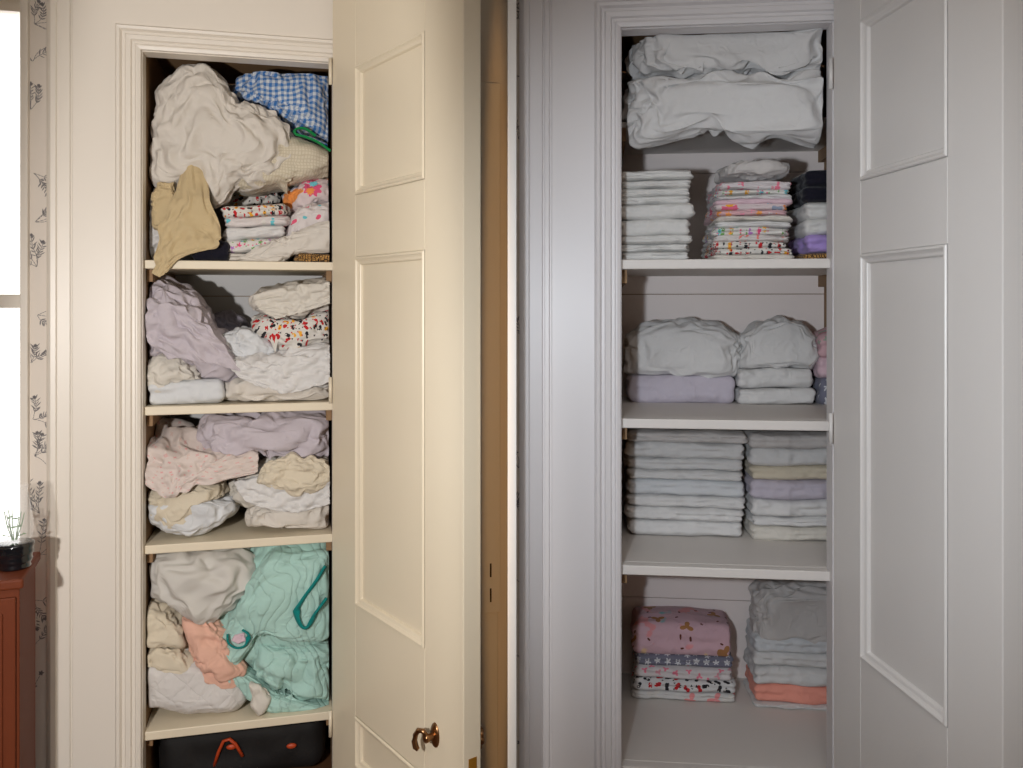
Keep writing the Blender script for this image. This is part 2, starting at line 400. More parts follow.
M['star'] = cloth('grey_star_print', srgb(120, 120, 136), [(.034, .24, 5, .45, [srgb(226, 226, 230)], .35)])
M['pinkfloral'] = cloth('dusty_pink_floral_print', srgb(228, 186, 192), [(.05, .3, 5, .3, [srgb(206, 130, 140), srgb(176, 190, 170), srgb(236, 206, 206)], .9)])
M['pinkbud'] = cloth('pink_bud_print', srgb(228, 220, 220), [(.04, .2, 3, .5, [srgb(230, 130, 150), srgb(236, 170, 180)], .9)])
M['stem'] = cloth('green_stem_print', srgb(228, 226, 224), [(.09, .2, 3, .7, [srgb(120, 150, 100), wh, srgb(232, 150, 150)], .9)])
M['animal'] = cloth('pink_animal_print', srgb(230, 190, 200), [(.11, .16, 3, .5, [srgb(176, 124, 80), srgb(230, 190, 200)], .9), (.07, .07, 2, .3, [srgb(110, 60, 50)], .9)], kind='blotch')
M['leopard'] = cloth('leopard_print', srgb(190, 146, 84), kind='leopard', col2=srgb(60, 42, 34))
M['greymesh'] = cloth('grey_white_cotton', srgb(214, 208, 204))

# ------------------------------------------------------------------ cloth builders (all in a closet's wall frame)
def place(fr, P):
    b = np.array([(P[:, 0].min()+P[:, 0].max())/2, (P[:, 1].min()+P[:, 1].max())/2, P[:, 2].min()])
    return P-b, fr.M @ Matrix.Translation(b)
PLACED = []
def push_out(fr, P, Q, only=False):
    """Cloth gives way to what already lies there: points inside an earlier piece go to its surface."""
    P = P.copy(); lo, hi = P.min(0), P.max(0)
    for f, tree, l, h in PLACED:
        if f is not fr or (l > hi).any() or (h < lo).any(): continue
        for k in np.where(((P > l) & (P < h)).all(1))[0]:
            c, n, i, d = tree.find_nearest(Vector(P[k]))
            if c is not None and (Vector(P[k])-c).dot(n) < 0: P[k] = np.array(c+n*.0012)
    PLACED.append((fr, BVHTree.FromPolygons([tuple(v) for v in P], [tuple(int(a) for a in q) for q in Q]), P.min(0), P.max(0)))
    return P
def inflate(fr, name, label, cat, mat, outline, d0, d1, rest=None, lim=None, res=32, pw=.62, grow=.3, ang=90, wander=60,
            attract=.05, bend=.03, iters=50, seed=1, iso=.25, amp=.005, group=None, sub=1, fs=6.0, fold=None, wl=.05, ln=3.2, solid=1):
    """A soft bundle: its silhouette given as (u, v) corners at its mid depth, its depth d0..d1, its surface folded."""
    res = max(8, int(round(res/4))*4); dm = d0*.7+d1*.3
    pts = np.array([fr.at(u, v, dm) for u, v in outline]); c = pts.mean(0); cx, cz = c[0], c[2]
    bx, bz = np.abs(pts[:, 0]-cx).max(), np.abs(pts[:, 2]-cz).max()
    seg = np.concatenate([np.linspace(pts[k], pts[(k+1) % len(pts)], 24, endpoint=False) for k in range(len(pts))])
    th = np.arctan2((seg[:, 2]-cz)/bz, (seg[:, 0]-cx)/bx); rr = np.hypot((seg[:, 0]-cx)/bx, (seg[:, 2]-cz)/bz)
    o = np.argsort(th); th, rr = th[o], rr[o]
    thp = np.concatenate([th-2*np.pi, th, th+2*np.pi]); rp = np.tile(rr, 3)
    g = np.linspace(-np.pi, np.pi, 181)[:-1]; R = np.interp(g, thp, rp)
    ker = np.array([1, 2, 3, 2, 1])/9.0; R = sum(np.roll(R, k-2)*ker[k] for k in range(5))
    q, Q = lattice(res, res, res)
    n = q*np.sqrt(np.maximum(1-(np.roll(q, 1, 1)**2+np.roll(q, 2, 1)**2)/2+(np.roll(q, 1, 1)*np.roll(q, 2, 1))**2/3, 0))   # even cube-sphere
    s = np.hypot(n[:, 0], n[:, 2]); a = np.arctan2(n[:, 2], n[:, 0])
    Ra = np.interp(a, np.concatenate([g-2*np.pi, g, g+2*np.pi]), np.tile(R, 3))
    sp = np.sign(s)*np.abs(s)**pw; yp = np.sign(n[:, 1])*np.abs(n[:, 1])**(.5+pw*.5)
    hy = (d1-d0)/2; cy = (d0+d1)/2
    P = np.stack([cx+bx*Ra*sp*np.cos(a), cy+hy*yp, cz+bz*Ra*sp*np.sin(a)], 1)
    zlo = P[:, 2].min()
    P = P+normals_of(P, Q)*(fbm(P*7, seed+3, 2)*.010)[:, None]
    grow = grow*1.25
    if fold is None: fold = .010+.040*grow
    lo = None
    if rest is not None:
        P[:, 2] += rest-zlo; lo = rest
    P = multi_crumple(P, res, grow, ang, wander, seed, iso, amp, lo, fold, wl, ln, fs)
    if lim is not None:
        for ax, (l, h) in lim.items():
            if l is not None: P[:, ax] = np.maximum(P[:, ax], l)
            if h is not None: P[:, ax] = np.minimum(P[:, ax], h)
    P[:, 0] = np.clip(P[:, 0], .006, fr.xr-.012); P[:, 1] = np.minimum(P[:, 1], (DA if fr is A else DB)-.012)
    uv = np.stack([P[:, 0]+.35*P[:, 1], P[:, 2]+.6*P[:, 1]], 1)
    lvl = LEVELS[fr is B]; zt = min([l for l in lvl if l > cz], default=9)-(.031 if cz < max(lvl[:-1]) else .004); zb = max([l for l in lvl if l < cz], default=0)
    P[:, 2] = np.clip(P[:, 2], zb+.0008, zt)
    if solid: P = push_out(fr, P, Q, solid == 2)
    V, mx = place(fr, P)
    ob = mesh_obj(name, V, Q, mat, mx, uv=uv, sub=sub)
    return tag(ob, label, cat, group)
def slab(fr, name, label, cat, mat, x0, x1, y0, y1, z0, z1, layers=2, mess=1.0, seed=0, group=None, parent=None,
         puff=.0, tilt=0.0, yaw=0.0, round_=.9, crush=0.0, ang=0, sag=.004, nx=44, ny=20):
    """One folded piece of linen: rounded folds at the edges, the folded layers showing as creases round the sides."""
    hx, hy, hz = (x1-x0)/2, (y1-y0)/2, (z1-z0)/2
    nz = max(6, 4*layers)
    q, Q = lattice(nx, ny, nz); h = np.array([hx, hy, hz]); r = np.array([min(hx*.3, .020), min(hy*.4, .026), hz*round_])
    p = q*h; inn = np.clip(p, -(h-r), h-r); d = (p-inn)/r; L = np.maximum(np.linalg.norm(d, axis=1, keepdims=True), 1e-9)
    p = inn+r*d/L
    out = np.zeros_like(p); dn = d/L; out[:, :2] = dn[:, :2]
    zz = q[:, 2]; wob = vnoise(np.stack([p[:, 0]*9, p[:, 1]*9, 0*zz], 1), seed)*.10
    side = np.clip(np.hypot(dn[:, 0], dn[:, 1])*1.3, 0, 1)
    for k in range(1, layers):
        zc = -1+2*k/layers
        p -= out*(side*np.exp(-((zz+wob-zc)/(.45/layers))**2)*min(.007, hz*.5))[:, None]
    kk = np.floor((zz*.5+.5)*layers*.999)
    jit = vnoise(np.stack([p[:, 0]*14, p[:, 1]*14, kk*3.7], 1), seed+2)
    p += out*(side*(jit*.0045+.0035*vnoise(np.stack([p[:, 0]*45, p[:, 1]*45, kk*5.1+zz], 1), seed+6))*mess)[:, None]
    p[:, 2] += puff*(1-(p[:, 0]/hx)**2)*(1-(p[:, 1]/hy)**2)*(zz*.5+.5)
    p += normals_of(p, Q)*(fbm(np.stack([p[:, 0]*10, p[:, 1]*22, p[:, 2]*30], 1), seed+4, 3)*.0022*mess)[:, None]
    if crush: p = crumple(p, Q, crush, ang, 40, .10, .08, 60, seed, .003, .2, 7.0)
    X0, Y0, Z0 = (x0+x1)/2, (y0+y1)/2, (z0+z1)/2
    uv = np.stack([p[:, 0]+X0, p[:, 1]+p[:, 2]+Z0], 1)
    ca, sa = math.cos(tilt), math.sin(tilt); p[:, 0], p[:, 2] = p[:, 0]*ca-p[:, 2]*sa, p[:, 0]*sa+p[:, 2]*ca
    ca, sa = math.cos(yaw), math.sin(yaw); p[:, 0], p[:, 1] = p[:, 0]*ca-p[:, 1]*sa, p[:, 0]*sa+p[:, 1]*ca
    p += np.array([X0, Y0, Z0])
    p[:, 2] += sag*vnoise(np.stack([p[:, 0]*7, p[:, 1]*5, p[:, 2]*2], 1), 77)*min(1, (z0-.0)/1.0 if z0 else 0)
    p[:, 0] = np.clip(p[:, 0], .004, fr.xr-.012); p[:, 1] = np.minimum(p[:, 1], (DA if fr is A else DB)-.004)
    PLACED.append((fr, BVHTree.FromPolygons([tuple(v) for v in p], [tuple(int(a) for a in k_) for k_ in Q]), p.min(0), p.max(0)))
    V, mx = place(fr, p)
    ob = mesh_obj(name, V, Q, mat, mx, uv=uv, sub=1)
    return tag(ob, label, cat, group)
def stack(fr, zs, d0, dep, items, u0, u1, vb, seed, group, **kw):
    """A pile of folded pieces from the bottom up: items = (v of its upper edge, material, name, category, label, options)."""
    zb = fr.at((u0+u1)/2, vb, d0)[2]; z = zs; rnd = random.Random(seed); obs = []
    for k, (vt, mat, name, cat, label, o) in enumerate(items):
        zt = zs+fr.at((u0+u1)/2, vt, d0)[2]-zb
        uu0, uu1 = o.pop('u', (u0, u1)); x0, x1 = fr.at(uu0, vt, d0)[0], fr.at(uu1, vt, d0)[0]
        a = dict(kw); a.update(o); dd = rnd.uniform(-.008, .008)
        obs.append(slab(fr, name, label, cat, mat, x0+rnd.uniform(-.004, .004), x1+rnd.uniform(-.010, .006), d0+dd, d0+dep+rnd.uniform(-.01, .01),
             z-(.0015 if k else 0), zt, seed=seed*31+k, group=group, yaw=rnd.uniform(-.015, .015), **a))
        z = zt
    return obs
def patch(fr, name, label, cat, mat, rows, thick=.004, nu=49, nv=49, wl=.05, fold=.008, grow=.22, ang=90, wander=30, attract=.08, bend=.08, iters=80, seed=0,
          amp=.004, iso=.2, fs=6, parent=None, group=None, lo=None):
    """A hanging or draped sheet: rows of (u, v, depth) control points, smoothed, then folded."""
    C = np.array([[fr.at(u, v, d) for u, v, d in r] for r in rows])
    def interp(C, n, ax):
        m = C.shape[ax]; t = np.linspace(0, m-1, n); i = np.clip(np.floor(t).astype(int), 0, m-2); f = t-i
        g = lambda k: np.take(C, np.clip(i+k, 0, m-1), axis=ax)
        sh = [1]*C.ndim; sh[ax] = n; f = f.reshape(sh)
        p0, p1, p2, p3 = g(-1), g(0), g(1), g(2)
        return p1+.5*f*(p2-p0+f*(2*p0-5*p1+4*p2-p3+f*(3*(p1-p2)+p3-p0)))
    S = interp(interp(C, nv, 0), nu, 1); P = S.reshape(-1, 3)
    Q = np.array([[a*nu+b, (a+1)*nu+b, (a+1)*nu+b+1, a*nu+b+1] for a in range(nv-1) for b in range(nu-1)])
    D = None; G = S; k = 0
    for st in (4, 2, 1):
        Tn = G[::st, ::st]; sh = Tn.shape[:2]; Tn = Tn.reshape(-1, 3)
        Qn = np.array([[a*sh[1]+b, (a+1)*sh[1]+b, (a+1)*sh[1]+b+1, a*sh[1]+b+1] for a in range(sh[0]-1) for b in range(sh[1]-1)])
        if D is None: X0 = folds(Tn, normals_of(Tn, Qn), ang, wl, fold, 3.2, .04, seed)
        else:
            U = np.zeros(sh+(3,)); U[::2, ::2] = D; U[1::2, ::2] = (D[1:]+D[:-1])/2; U[:, 1::2] = (U[:, 2::2]+U[:, :-1:2])/2; X0 = Tn+U.reshape(-1, 3)
        P = crumple(Tn, Qn, grow*(1, .75, .55)[k], ang, wander, (.04, .0, .0)[k], (.02, .02, .012)[k], (60, 30, 14)[k], seed+k, amp*(1, .6, .3)[k], iso, fs, lo, X0)
        D = (P-Tn).reshape(sh+(3,)); k += 1
    P[:, 0] = np.clip(P[:, 0], .006, fr.xr-.012)
    uu, vv = np.meshgrid(np.linspace(0, 1, nu), np.linspace(0, 1, nv))
    lu = np.linalg.norm(np.diff(S[nv//2], axis=0), axis=1).sum(); lv = np.linalg.norm(np.diff(S[:, nu//2], axis=0), axis=1).sum()
    uv = np.stack([uu.ravel()*lu, vv.ravel()*lv], 1)
    V, mx = place(fr, P)
    ob = mesh_obj(name, V, Q, mat, mx, uv=uv)
    s = ob.modifiers.new('thickness', 'SOLIDIFY'); s.thickness = thick; s.offset = 0
    s = ob.modifiers.new('smooth', 'SUBSURF'); s.levels = 1; s.render_levels = 1; s.uv_smooth = 'NONE'
    return tag(ob, label, cat, group)
def ribbon(fr, name, mat, pts, r, parent, flat=.45, label=None):
    """A bound edge or piping along (u, v, depth) points, part of the thing it is sewn to."""
    C = np.array([fr.at(*p) for p in pts]); m = len(C); t = np.linspace(0, m-1, 12*(m-1)+1); i = np.clip(np.floor(t).astype(int), 0, m-2); f = (t-i)[:, None]
    g = lambda k: C[np.clip(i+k, 0, m-1)]
    S = g(0)+.5*f*(g(1)-g(-1)+f*(2*g(-1)-5*g(0)+4*g(1)-g(2)+f*(3*(g(0)-g(1))+g(2)-g(-1))))
    mb = MB(); mb.tube(S, r, 10, flat=flat); o = mb.build(name, mat, smooth=True)
    o.parent = parent; bpy.context.view_layer.update()
    o.matrix_world = fr.M
    if label: o['label'] = label
    return o

# ------------------------------------------------------------------ levels
def lev(fr, v, d=.03):                                     # height seen at row v across the middle of the opening
    u = 238 if fr is A else 728
    return float(fr.at(u, v, d)[2])
ZH = {0: lev(A, 57, 0), 1: lev(B, 25, 0)}                  # underside of the two door heads
SA = [lev(A, 261), lev(A, 404.5), lev(A, 540), lev(A, 722)]
SB = [lev(B, 259), lev(B, 420), lev(B, 568.5), .295]
LEVELS = (SA[::-1]+[ZH[0]], SB[::-1]+[ZH[1]])

# ------------------------------------------------------------------ room shell
def struct(o): o['kind'] = 'structure'; return o
RX0, RX1, RY0 = -2.75, 2.35, -1.5
b = MB(); b.box(RX0-.1, RX1+.1, RY0-.1, 4.4, -.1, 0); struct(b.build('floor', M['floor']))
b = MB(); b.box(RX0-.1, RX1+.1, RY0-.1, 4.4, CEIL, CEIL+.1); struct(b.build('ceiling', M['ceil']))
b = MB(); b.box(RX0-.1, RX1+.1, RY0-.1, RY0, 0, CEIL); struct(b.build('wall_back', M['room']))
b = MB(); b.box(RX0-.1, RX0, RY0, 2.52, 0, CEIL); struct(b.build('wall_west', M['room']))
b = MB(); b.box(RX1, RX1+.1, RY0, 2.5, 0, CEIL); struct(b.build('wall_east', M['room']))
PX0, PX1, PYF = -.0108, .0135, 2.36
b = MB(); b.box(PX0, PX1, PYF, 3.40, 0, CEIL); struct(b.build('wall_added_divider', plain('white_divider_paint', srgb(244, 242, 238), .5), bevel=.001))  # partition added to join the closets and part their warm and cool light

def sprigs(mb, x0, x1, z0, z1, seed, n, y, mi):
    """Toile wallpaper: small printed branches with leaves and berries, flat ink shapes on the paper."""
    r = random.Random(seed)
    def leaf(x, z, a, L, w):
        ca, sa = math.cos(a), math.sin(a)
        P = [(0, 0), (.3, .8), (.65, .8), (1, 0), (.65, -.8), (.3, -.8)]
        V = [(min(max(x+ca*p*L-sa*q*w, x0), x1), y, z+sa*p*L+ca*q*w) for p, q in P]
        if max(v[0] for v in V)-min(v[0] for v in V) > 5e-4: mb.add(V, [tuple(range(6))[::-1]], mi)
    for k in range(n):
        z = z0+(k+.5+r.uniform(-.3, .3))*(z1-z0)/n; x = r.uniform(x0, x0+.6*(x1-x0)); a = r.choice((.5, 2.2, 1.2, 1.8, -.6))
        for br in range(r.randint(3, 5)):
            aa = a+r.uniform(-1.0, 1.0); L = r.uniform(.05, .12); px, pz = x, z; st = 9; berry = r.random() < .35
            for q in range(st):
                nx, nz = px+math.cos(aa)*L/st, pz+math.sin(aa)*L/st
                leaf(px, pz, aa, L/st*1.25, .0011)
                if q > 2 and not berry:
                    for sgn in (1, -1): leaf(px, pz, aa+sgn*r.uniform(.5, 1.0), r.uniform(.012, .024), r.uniform(.0013, .0026))
                aa += r.uniform(-.25, .25); px, pz = nx, nz
            for q in range(5): leaf(px, pz, q*1.256, .009 if berry else .006, .0032)
def wall(fr, name, xl, xr, zh, paint, win=None, spr=()):
    mb = MB(); T = .06
    if win:
        wx0, wx1, wz0, wz1 = win
        mb.box(xl, wx0, 0, T, 0, CEIL); mb.box(wx0, wx1, 0, T, 0, wz0); mb.box(wx0, wx1, 0, T, wz1, CEIL); mb.box(wx1, 0, 0, T, 0, CEIL)
    else: mb.box(xl, 0, 0, T, 0, CEIL)
    mb.box(0, WID, 0, T, zh, CEIL); mb.box(WID, xr, 0, T, 0, CEIL)
    for x0, x1, seed, n in spr: sprigs(mb, x0, x1, .2, 2.85, seed, n, -.0006, 1)
    return struct(mb.build(name, [paint, M['ink']], fr.M))
xwin = float(A.at(26.5, 300, 0)[0]); WIN = (-1.20, xwin, .70, 2.72)
xrA = (PX0-A.O[0])/A.ex[0]+.0
xlB = (PX1-B.O[0])/B.ex[0]
wall(A, 'wall_left', -1.62, xrA+.02, ZH[0], M['wallpaper'], WIN, [(xwin+.012, -.282, 4, 17), (xrA-.25, xrA-.06, 9, 5)])
wall(B, 'wall_right', xlB-.01, 2.06, ZH[1], M['wallpaper'], None, [(xlB+.002, xlB+.06, 12, 14)])

def closet_shell(fr, name, D, zh, back, gro):
    mb = MB(); t = .03; zt = zh+.06
    mb.box(-t, 0, .06, D+t, 0, zt+t, 0); R = fr.xr; mb.box(R, R+t, .06, D+t, 0, zt+t, 0); mb.box(0, R, .06, D, zt, zt+t, 0)  # sides in wood tan that also holds the jamb's shade in its colour
    z = 0
    for g in list(gro)+[zt]:                          # the back is made of wide boards with narrow joints
        mb.box(0, R, D, D+t-.008, z, g-.002, 1); z = g+.001
    mb.box(-t, R+t, D+t-.006, D+t, 0, zt+t, 0)
    return struct(mb.build(name, [M['wood_shade'], back], fr.M))
closet_shell(A, 'wall_closet_left', DA, ZH[0], M['backA'], [float(A.at(225, v, DA)[2]) for v in (648, 470, 296, 172)])
closet_shell(B, 'wall_closet_right', DB, ZH[1], M['backB'], [float(B.at(728, v, DB)[2]) for v in (600, 470, 294, 173)])

def casing(fr, name, zh, mat, right=True, pil=.305):
    """Moulded architrave mitred round the opening, flat pilaster boards beside it and a frieze board over it."""
    mb = MB()
    prof = [(-.0, 0.0), (-.0, .016), (.010, .020), (.014, .020), (.018, .014), (.026, .014), (.030, .022), (.044, .024), (.048, .017),
            (.056, .017), (.062, .028), (.071, .030), (.076, .022), (.078, .012), (.078, 0)]
    n = len(prof); V = []
    for a, h in prof: V += [(-a, -h, 0), (-a, -h, zh+a), (WID+a, -h, zh+a), (WID+a, -h, 0)]
    F = []
    for k in range(n-1):
        for s in range(3): F.append((4*k+s, 4*k+s+1, 4*k+4+s+1, 4*k+4+s))
    mb.add(V, F)
    # jamb lining
    mb.box(-.004, .003, -.001, .065, 0, zh); mb.box(WID-.003, WID+.004, -.001, .065, 0, zh); mb.box(0, WID, -.001, .065, zh-.003, zh+.004)
    # fluted pilaster
    pp = [(.078, .012), (.205, .012), (.208, .008), (.212, .008), (.215, .014), (.226, .014), (.229, .009), (.233, .009), (pil-.069, .016),
          (pil-.033, .018), (pil-.029, .024), (pil-.015, .026), (pil-.007, .020), (pil, .012), (pil, 0)]
    for sg in ((0, 1) if right else (0,)):
        V = []; F = []
        for a, h in pp:
            x = -a if not sg else WID+a; V += [(x, -h, 0), (x, -h, CEIL)]
        for k in range(len(pp)-1): F.append((2*k, 2*k+1, 2*k+3, 2*k+2))
        mb.add(V, F)
    mb.box(-.078, WID+.078, -.012, 0, zh+.078, CEIL)
    return struct(mb.build(name, mat, fr.M))
casing(A, 'trim_1', ZH[0], M['paint'], True, .281)
casing(B, 'trim_2', ZH[1], M['paintB'], True, min(.305, -xlB-.004))

# old door frame post with two empty hinge mortises, right of the left closet
def post():
    x0, x1 = float(A.at(470, 560, 0)[0]), float(A.at(499, 560, 0)[0]); zc = float(A.at(490, 613, -.03)[2])
    mb = MB(); mb.box(x0, x1-.006, -.018, 0, 0, zc); mb.box(x0, x1, -.030, 0, zc, 2.5)
    o = struct(mb.build('trim_3', M['paint'], A.M, bevel=.002))
    for v0, v1 in ((564, 577), (589, 602)):
        p, q = A.at(484, v0, -.031), A.at(492, v1, -.031); h = MB()
        h.box(p[0], q[0], -.0312, -.029, q[2], p[2], 0); h.box(q[0]-.006, q[0], -.0318, -.029, q[2], p[2], 1)  # dark edge strip: mortise shade put into the colour, nothing is cut
        h.build('hinge_mortise', [M['paint'], M['mortise_shade']], Matrix(), o)
post()

# window beside the left closet
def window():
    x0, x1, z0, z1 = WIN
    mb = MB()
    mb.box(x1-.012, x1+.011, -.022, .10, z0-.02, z1+.02); mb.box(x0-.02, x0+.03, -.022, .10, z0-.02, z1+.02)
    mb.box(x0, x1, -.022, .10, z1-.02, z1+.05); mb.box(x0-.05, x1+.03, -.05, .10, z0-.03, z0+.01)
    o = struct(mb.build('window_1', M['paint'], A.M, bevel=.003))
    s = MB(); zm = (z0+z1)/2
    for a, b_, y in ((z0+.01, zm+.02, .045), (zm-.02, z1-.02, .075)):
        s.box(x0+.03, x0+.075, y, y+.03, a, b_); s.box(x1-.03, x1-.012, y, y+.03, a, b_)
        s.box(x0+.03, x1-.012, y, y+.03, a, a+.045); s.box(x0+.03, x1-.012, y, y+.03, b_-.04, b_)
    s.build('sash', M['paint'], Matrix(), o)
    g = MB(); g.box(x0+.07, x1-.028, .058, .062, z0+.05, zm-.02); g.build('pane', M['glass'], Matrix(), o)
    g = MB(); g.box(x0+.07, x1-.028, .088, .092, zm+.02, z1-.055); g.build('pane', M['glass'], Matrix(), o)
window()

# ------------------------------------------------------------------ doors
def door(name, fr, uH, uF, w, ztop, T, mat, pl, pr, panels, label):
    h = fr.at(uH, HOR, -.032); H = fr.world((h[0], h[1], 0))
    t = (uF-512)/FPX; a = 1+t*t; bq = -2*(t*H.x+H.y); c = H.x**2+H.y**2-w*w
    Y = (-bq-math.sqrt(bq*bq-4*a*c))/(2*a); Fp = Vector((t*Y, Y, 0)); d = (Fp-H).normalized()
    Mx = Matrix(((d.x, -d.y, 0, H.x), (d.y, d.x, 0, H.y), (0, 0, 1, .012), (0, 0, 0, 1)))
    def S(u):                                    # distance along the door where column u meets it
        k = (u-512)/FPX; return (k*H.y-H.x)/(d.x-k*d.y)
    def Z(u, v):
        s = S(u); return CZ-(v-HOR)/FPX*(H.y+d.y*s)-.012
    s0, s1 = S(pl), S(pr); zz = [(max(Z(pl, b_), .18), min(Z(pl, a_), ztop-.12)) for a_, b_ in panels]      # top down
    mb = MB(); mb.box(0, s0, 0, T, 0, ztop); mb.box(s1, w, 0, T, 0, ztop)
    zt = ztop
    for z0, z1 in zz: mb.box(s0, s1, 0, T, z1, zt); zt = z0
    mb.box(s0, s1, 0, T, 0, zt)
    rec = .014
    for z0, z1 in zz:
        mb.box(s0, s1, rec, T-rec, z0, z1)
        for side in (0, 1):
            pr_ = [(0, 0), (.002, -.005), (.008, -.006), (.011, -.001), (.016, .003), (.024, .005), (.027, rec)]
            V = []; F = []
            for o_, y in pr_:
                yy = y if not side else T-y
                V += [(s0+o_, yy, z0+o_), (s1-o_, yy, z0+o_), (s1-o_, yy, z1-o_), (s0+o_, yy, z1-o_)]
            for k in range(len(pr_)-1):
                for q in range(4): F.append((4*k+q, 4*k+(q+1) % 4, 4*k+4+(q+1) % 4, 4*k+4+q))
            mb.add(V, F)
    o = struct(mb.build(name, mat, Mx, bevel=.0025)); o['label'] = label
    for z in (.25, ztop*.5, ztop-.3):
        hb = MB(); hb.tube([(-.004, -.006, z-.045), (-.004, -.006, z+.045)], .006, 12); hb.build('hinge', mat, Matrix(), o, smooth=True)
    return o, S, Z
dA, SAf, ZAf = door('door_1', A, 333, 464, .82, 2.79, .056, M['door'], 356, 425, [(66, 195), (257, 605), (716, 1000)], 'open cream panelled door with brass knob, left closet')
dB, SBf, ZBf = door('door_2', B, 834, 1003, .72, 2.66, .05, M['doorB'], 861, 948, [(20, 181), (254, 658), (775, 1000)], 'open grey white panelled door at the right closet')
def knob(parent, s, z, y, sg):
    mb = MB(); R = Matrix.Translation((s, y, z)) @ Matrix.Diagonal((.62, 1, 1, 1)) @ Matrix.Rotation(sg*math.pi/2, 4, 'X')
    mb.lathe([(.0345, 0), (.034, .003), (.030, .006), (.026, .0065), (.022, .009), (.012, .010), (.0001, .011)], 32, R)
    mb.lathe([(.010, .008), (.010, .022), (.013, .027), (.013, .034), (.008, .038), (.0001, .039)], 20, Matrix.Translation((s, y, z)) @ Matrix.Rotation(sg*math.pi/2, 4, 'X'))
    k = -sg*-1
    f = -1 if sg > 0 else 1
    pts = [(s+.004, y+f*.030, z+.006), (s-.006, y+f*.037, z+.020), (s-.020, y+f*.044, z+.018), (s-.030, y+f*.047, z+.002), (s-.034, y+f*.048, z-.016), (s-.030, y+f*.046, z-.032), (s-.022, y+f*.043, z-.037)]
    mb.tube(pts, [.006, .007, .0075, .0078, .0085, .009, .006], 14)
    o = mb.build('door_knob', M['brass'], Matrix(), parent, smooth=True); o['label'] = 'aged brass turn handle on oval plate'
sk = SAf(436); zk = ZAf(436, 735)
knob(dA, sk, zk, 0, 1); knob(dA, .82-.045, zk, .056, -1)
mb = MB(); mb.box(.8195, .8212, .016, .042, zk-.16, zk-.012); mb.box(.8205, .8218, .026, .032, zk-.035, zk-.022)
mb.build('latch_plate', M['brassy'], Matrix(), dA)['label'] = 'yellowed brass latch plate'

# ------------------------------------------------------------------ shelves
def shelf(fr, z, d0, D, mat, label, grp, t=.029):
    mb = MB(); R = fr.xr; mb.box(.002, WID-.002, d0, .07, z-t, z) if R > WID and d0 < .07 else None; mb.box(.002, R-.002, .07 if R > WID and d0 < .07 else d0, D-.001, z-t, z)
    o = mb.build('closet_shelf', mat, fr.M @ Matrix.Translation((0, 0, 0)), bevel=.003)
    tag(o, label, 'shelf', grp)
    for x0, x1 in ((.0035, .022), (R-.022, R-.0035)):
        c = MB(); c.box(x0, x1, max(d0, .08), D-.002, z-t-.042, z-t-.0005); c.build('cleat', M['wood_shade'], Matrix(), o)
for z, l in zip(SA, ('top cream shelf in the left closet, under the khaki cloth', 'second cream shelf in the left closet, under the lavender heap',
                     'third cream shelf in the left closet, under the rosebud sheet', 'lowest cream shelf in the left closet, under the aqua quilt')):
    shelf(A, z, .03, DA, M['shelfA'], l, 'left closet shelves')
ZB0 = float(B.at(728, 153, DB)[2])+.02
shelf(B, ZB0, .20, DB, M['shelfB'], 'shallow upper shelf under the two white pillows', 'right closet shelves', .02)
for z, l in zip(SB, ('white shelf under the towel and print stacks, right closet', 'white shelf under the puffy white bedding, right closet',
                     'white shelf under the two tall sheet stacks', 'lowest white shelf under the pink animal quilt')):
    shelf(B, z, .03, DB, M['shelfB'], l, 'right closet shelves')

# ------------------------------------------------------------------ left closet: the jumbled linen
LIM = {1: (.035, None)}
def I(name, label, cat, mat, outline, d0, d1, **k):
    return inflate(A, name, label, cat, M[mat], outline, d0, d1, **k)
# top shelf, lower layer
z1 = SA[0]
I('rumpled_sheet', 'white rumpled cloth at the left end of the top shelf', 'sheet', 'white', [(146, 257), (145, 205), (150, 184), (162, 182), (172, 200), (176, 230), (176, 257)], .12, .38, rest=z1, seed=3, grow=.4)
I('rumpled_sheet', 'small crushed khaki cloth left of the hanging khaki pillowcase', 'sheet', 'beige', [(152, 228), (151, 196), (160, 184), (174, 182), (181, 205), (172, 228), (162, 236)], .06, .14, seed=5, grow=.4, pw=.5)
slab(A, 'folded_cloth', 'black navy folded cloth beside the khaki pillowcase', 'cloth', M['navy'], A.at(192, 250, .08)[0], A.at(231, 250, .08)[0], .07, .30, z1, A.at(210, 241, .08)[2]+.004, 2, 1.5, 8)
stack(A, z1, .10, .30, [
    (250, M['offwhite'], 'folded_cloth', 'sheet', 'white folded cloth at the bottom of the messy print pile', {}),
    (235, M['floral'], 'folded_cloth', 'sheet', 'bright floral print cloth in the messy pile, left closet', {'tilt': .03}),
    (223, M['white'], 'folded_cloth', 'sheet', 'plain white cloth above the floral print, left closet', {'tilt': .06}),
    (213, M['pinkdot'], 'folded_cloth', 'sheet', 'white cloth with turquoise dots under the vehicle print', {'tilt': .06}),
    (202, M['cars'], 'folded_cloth', 'sheet', 'vehicle print cloth folded on the messy pile, top shelf', {'tilt': .08})],
    223, 289, 259, 11, 'messy print pile', mess=2.2, crush=.12, layers=2)
I('rumpled_sheet', 'crumpled vehicle print cloth behind the print pile on the top shelf', 'sheet', 'cars', [(222, 214), (222, 200), (232, 190), (255, 184), (276, 190), (280, 204), (262, 216)], .42, .58, seed=6)
slab(A, 'folded_cloth', 'leopard print cloth at the right end of the top shelf', 'cloth', M['leopard'], A.at(296, 255, .06)[0], WID, .05, .28, z1, A.at(320, 254, .06)[2]+.003, 2, 2, 9)
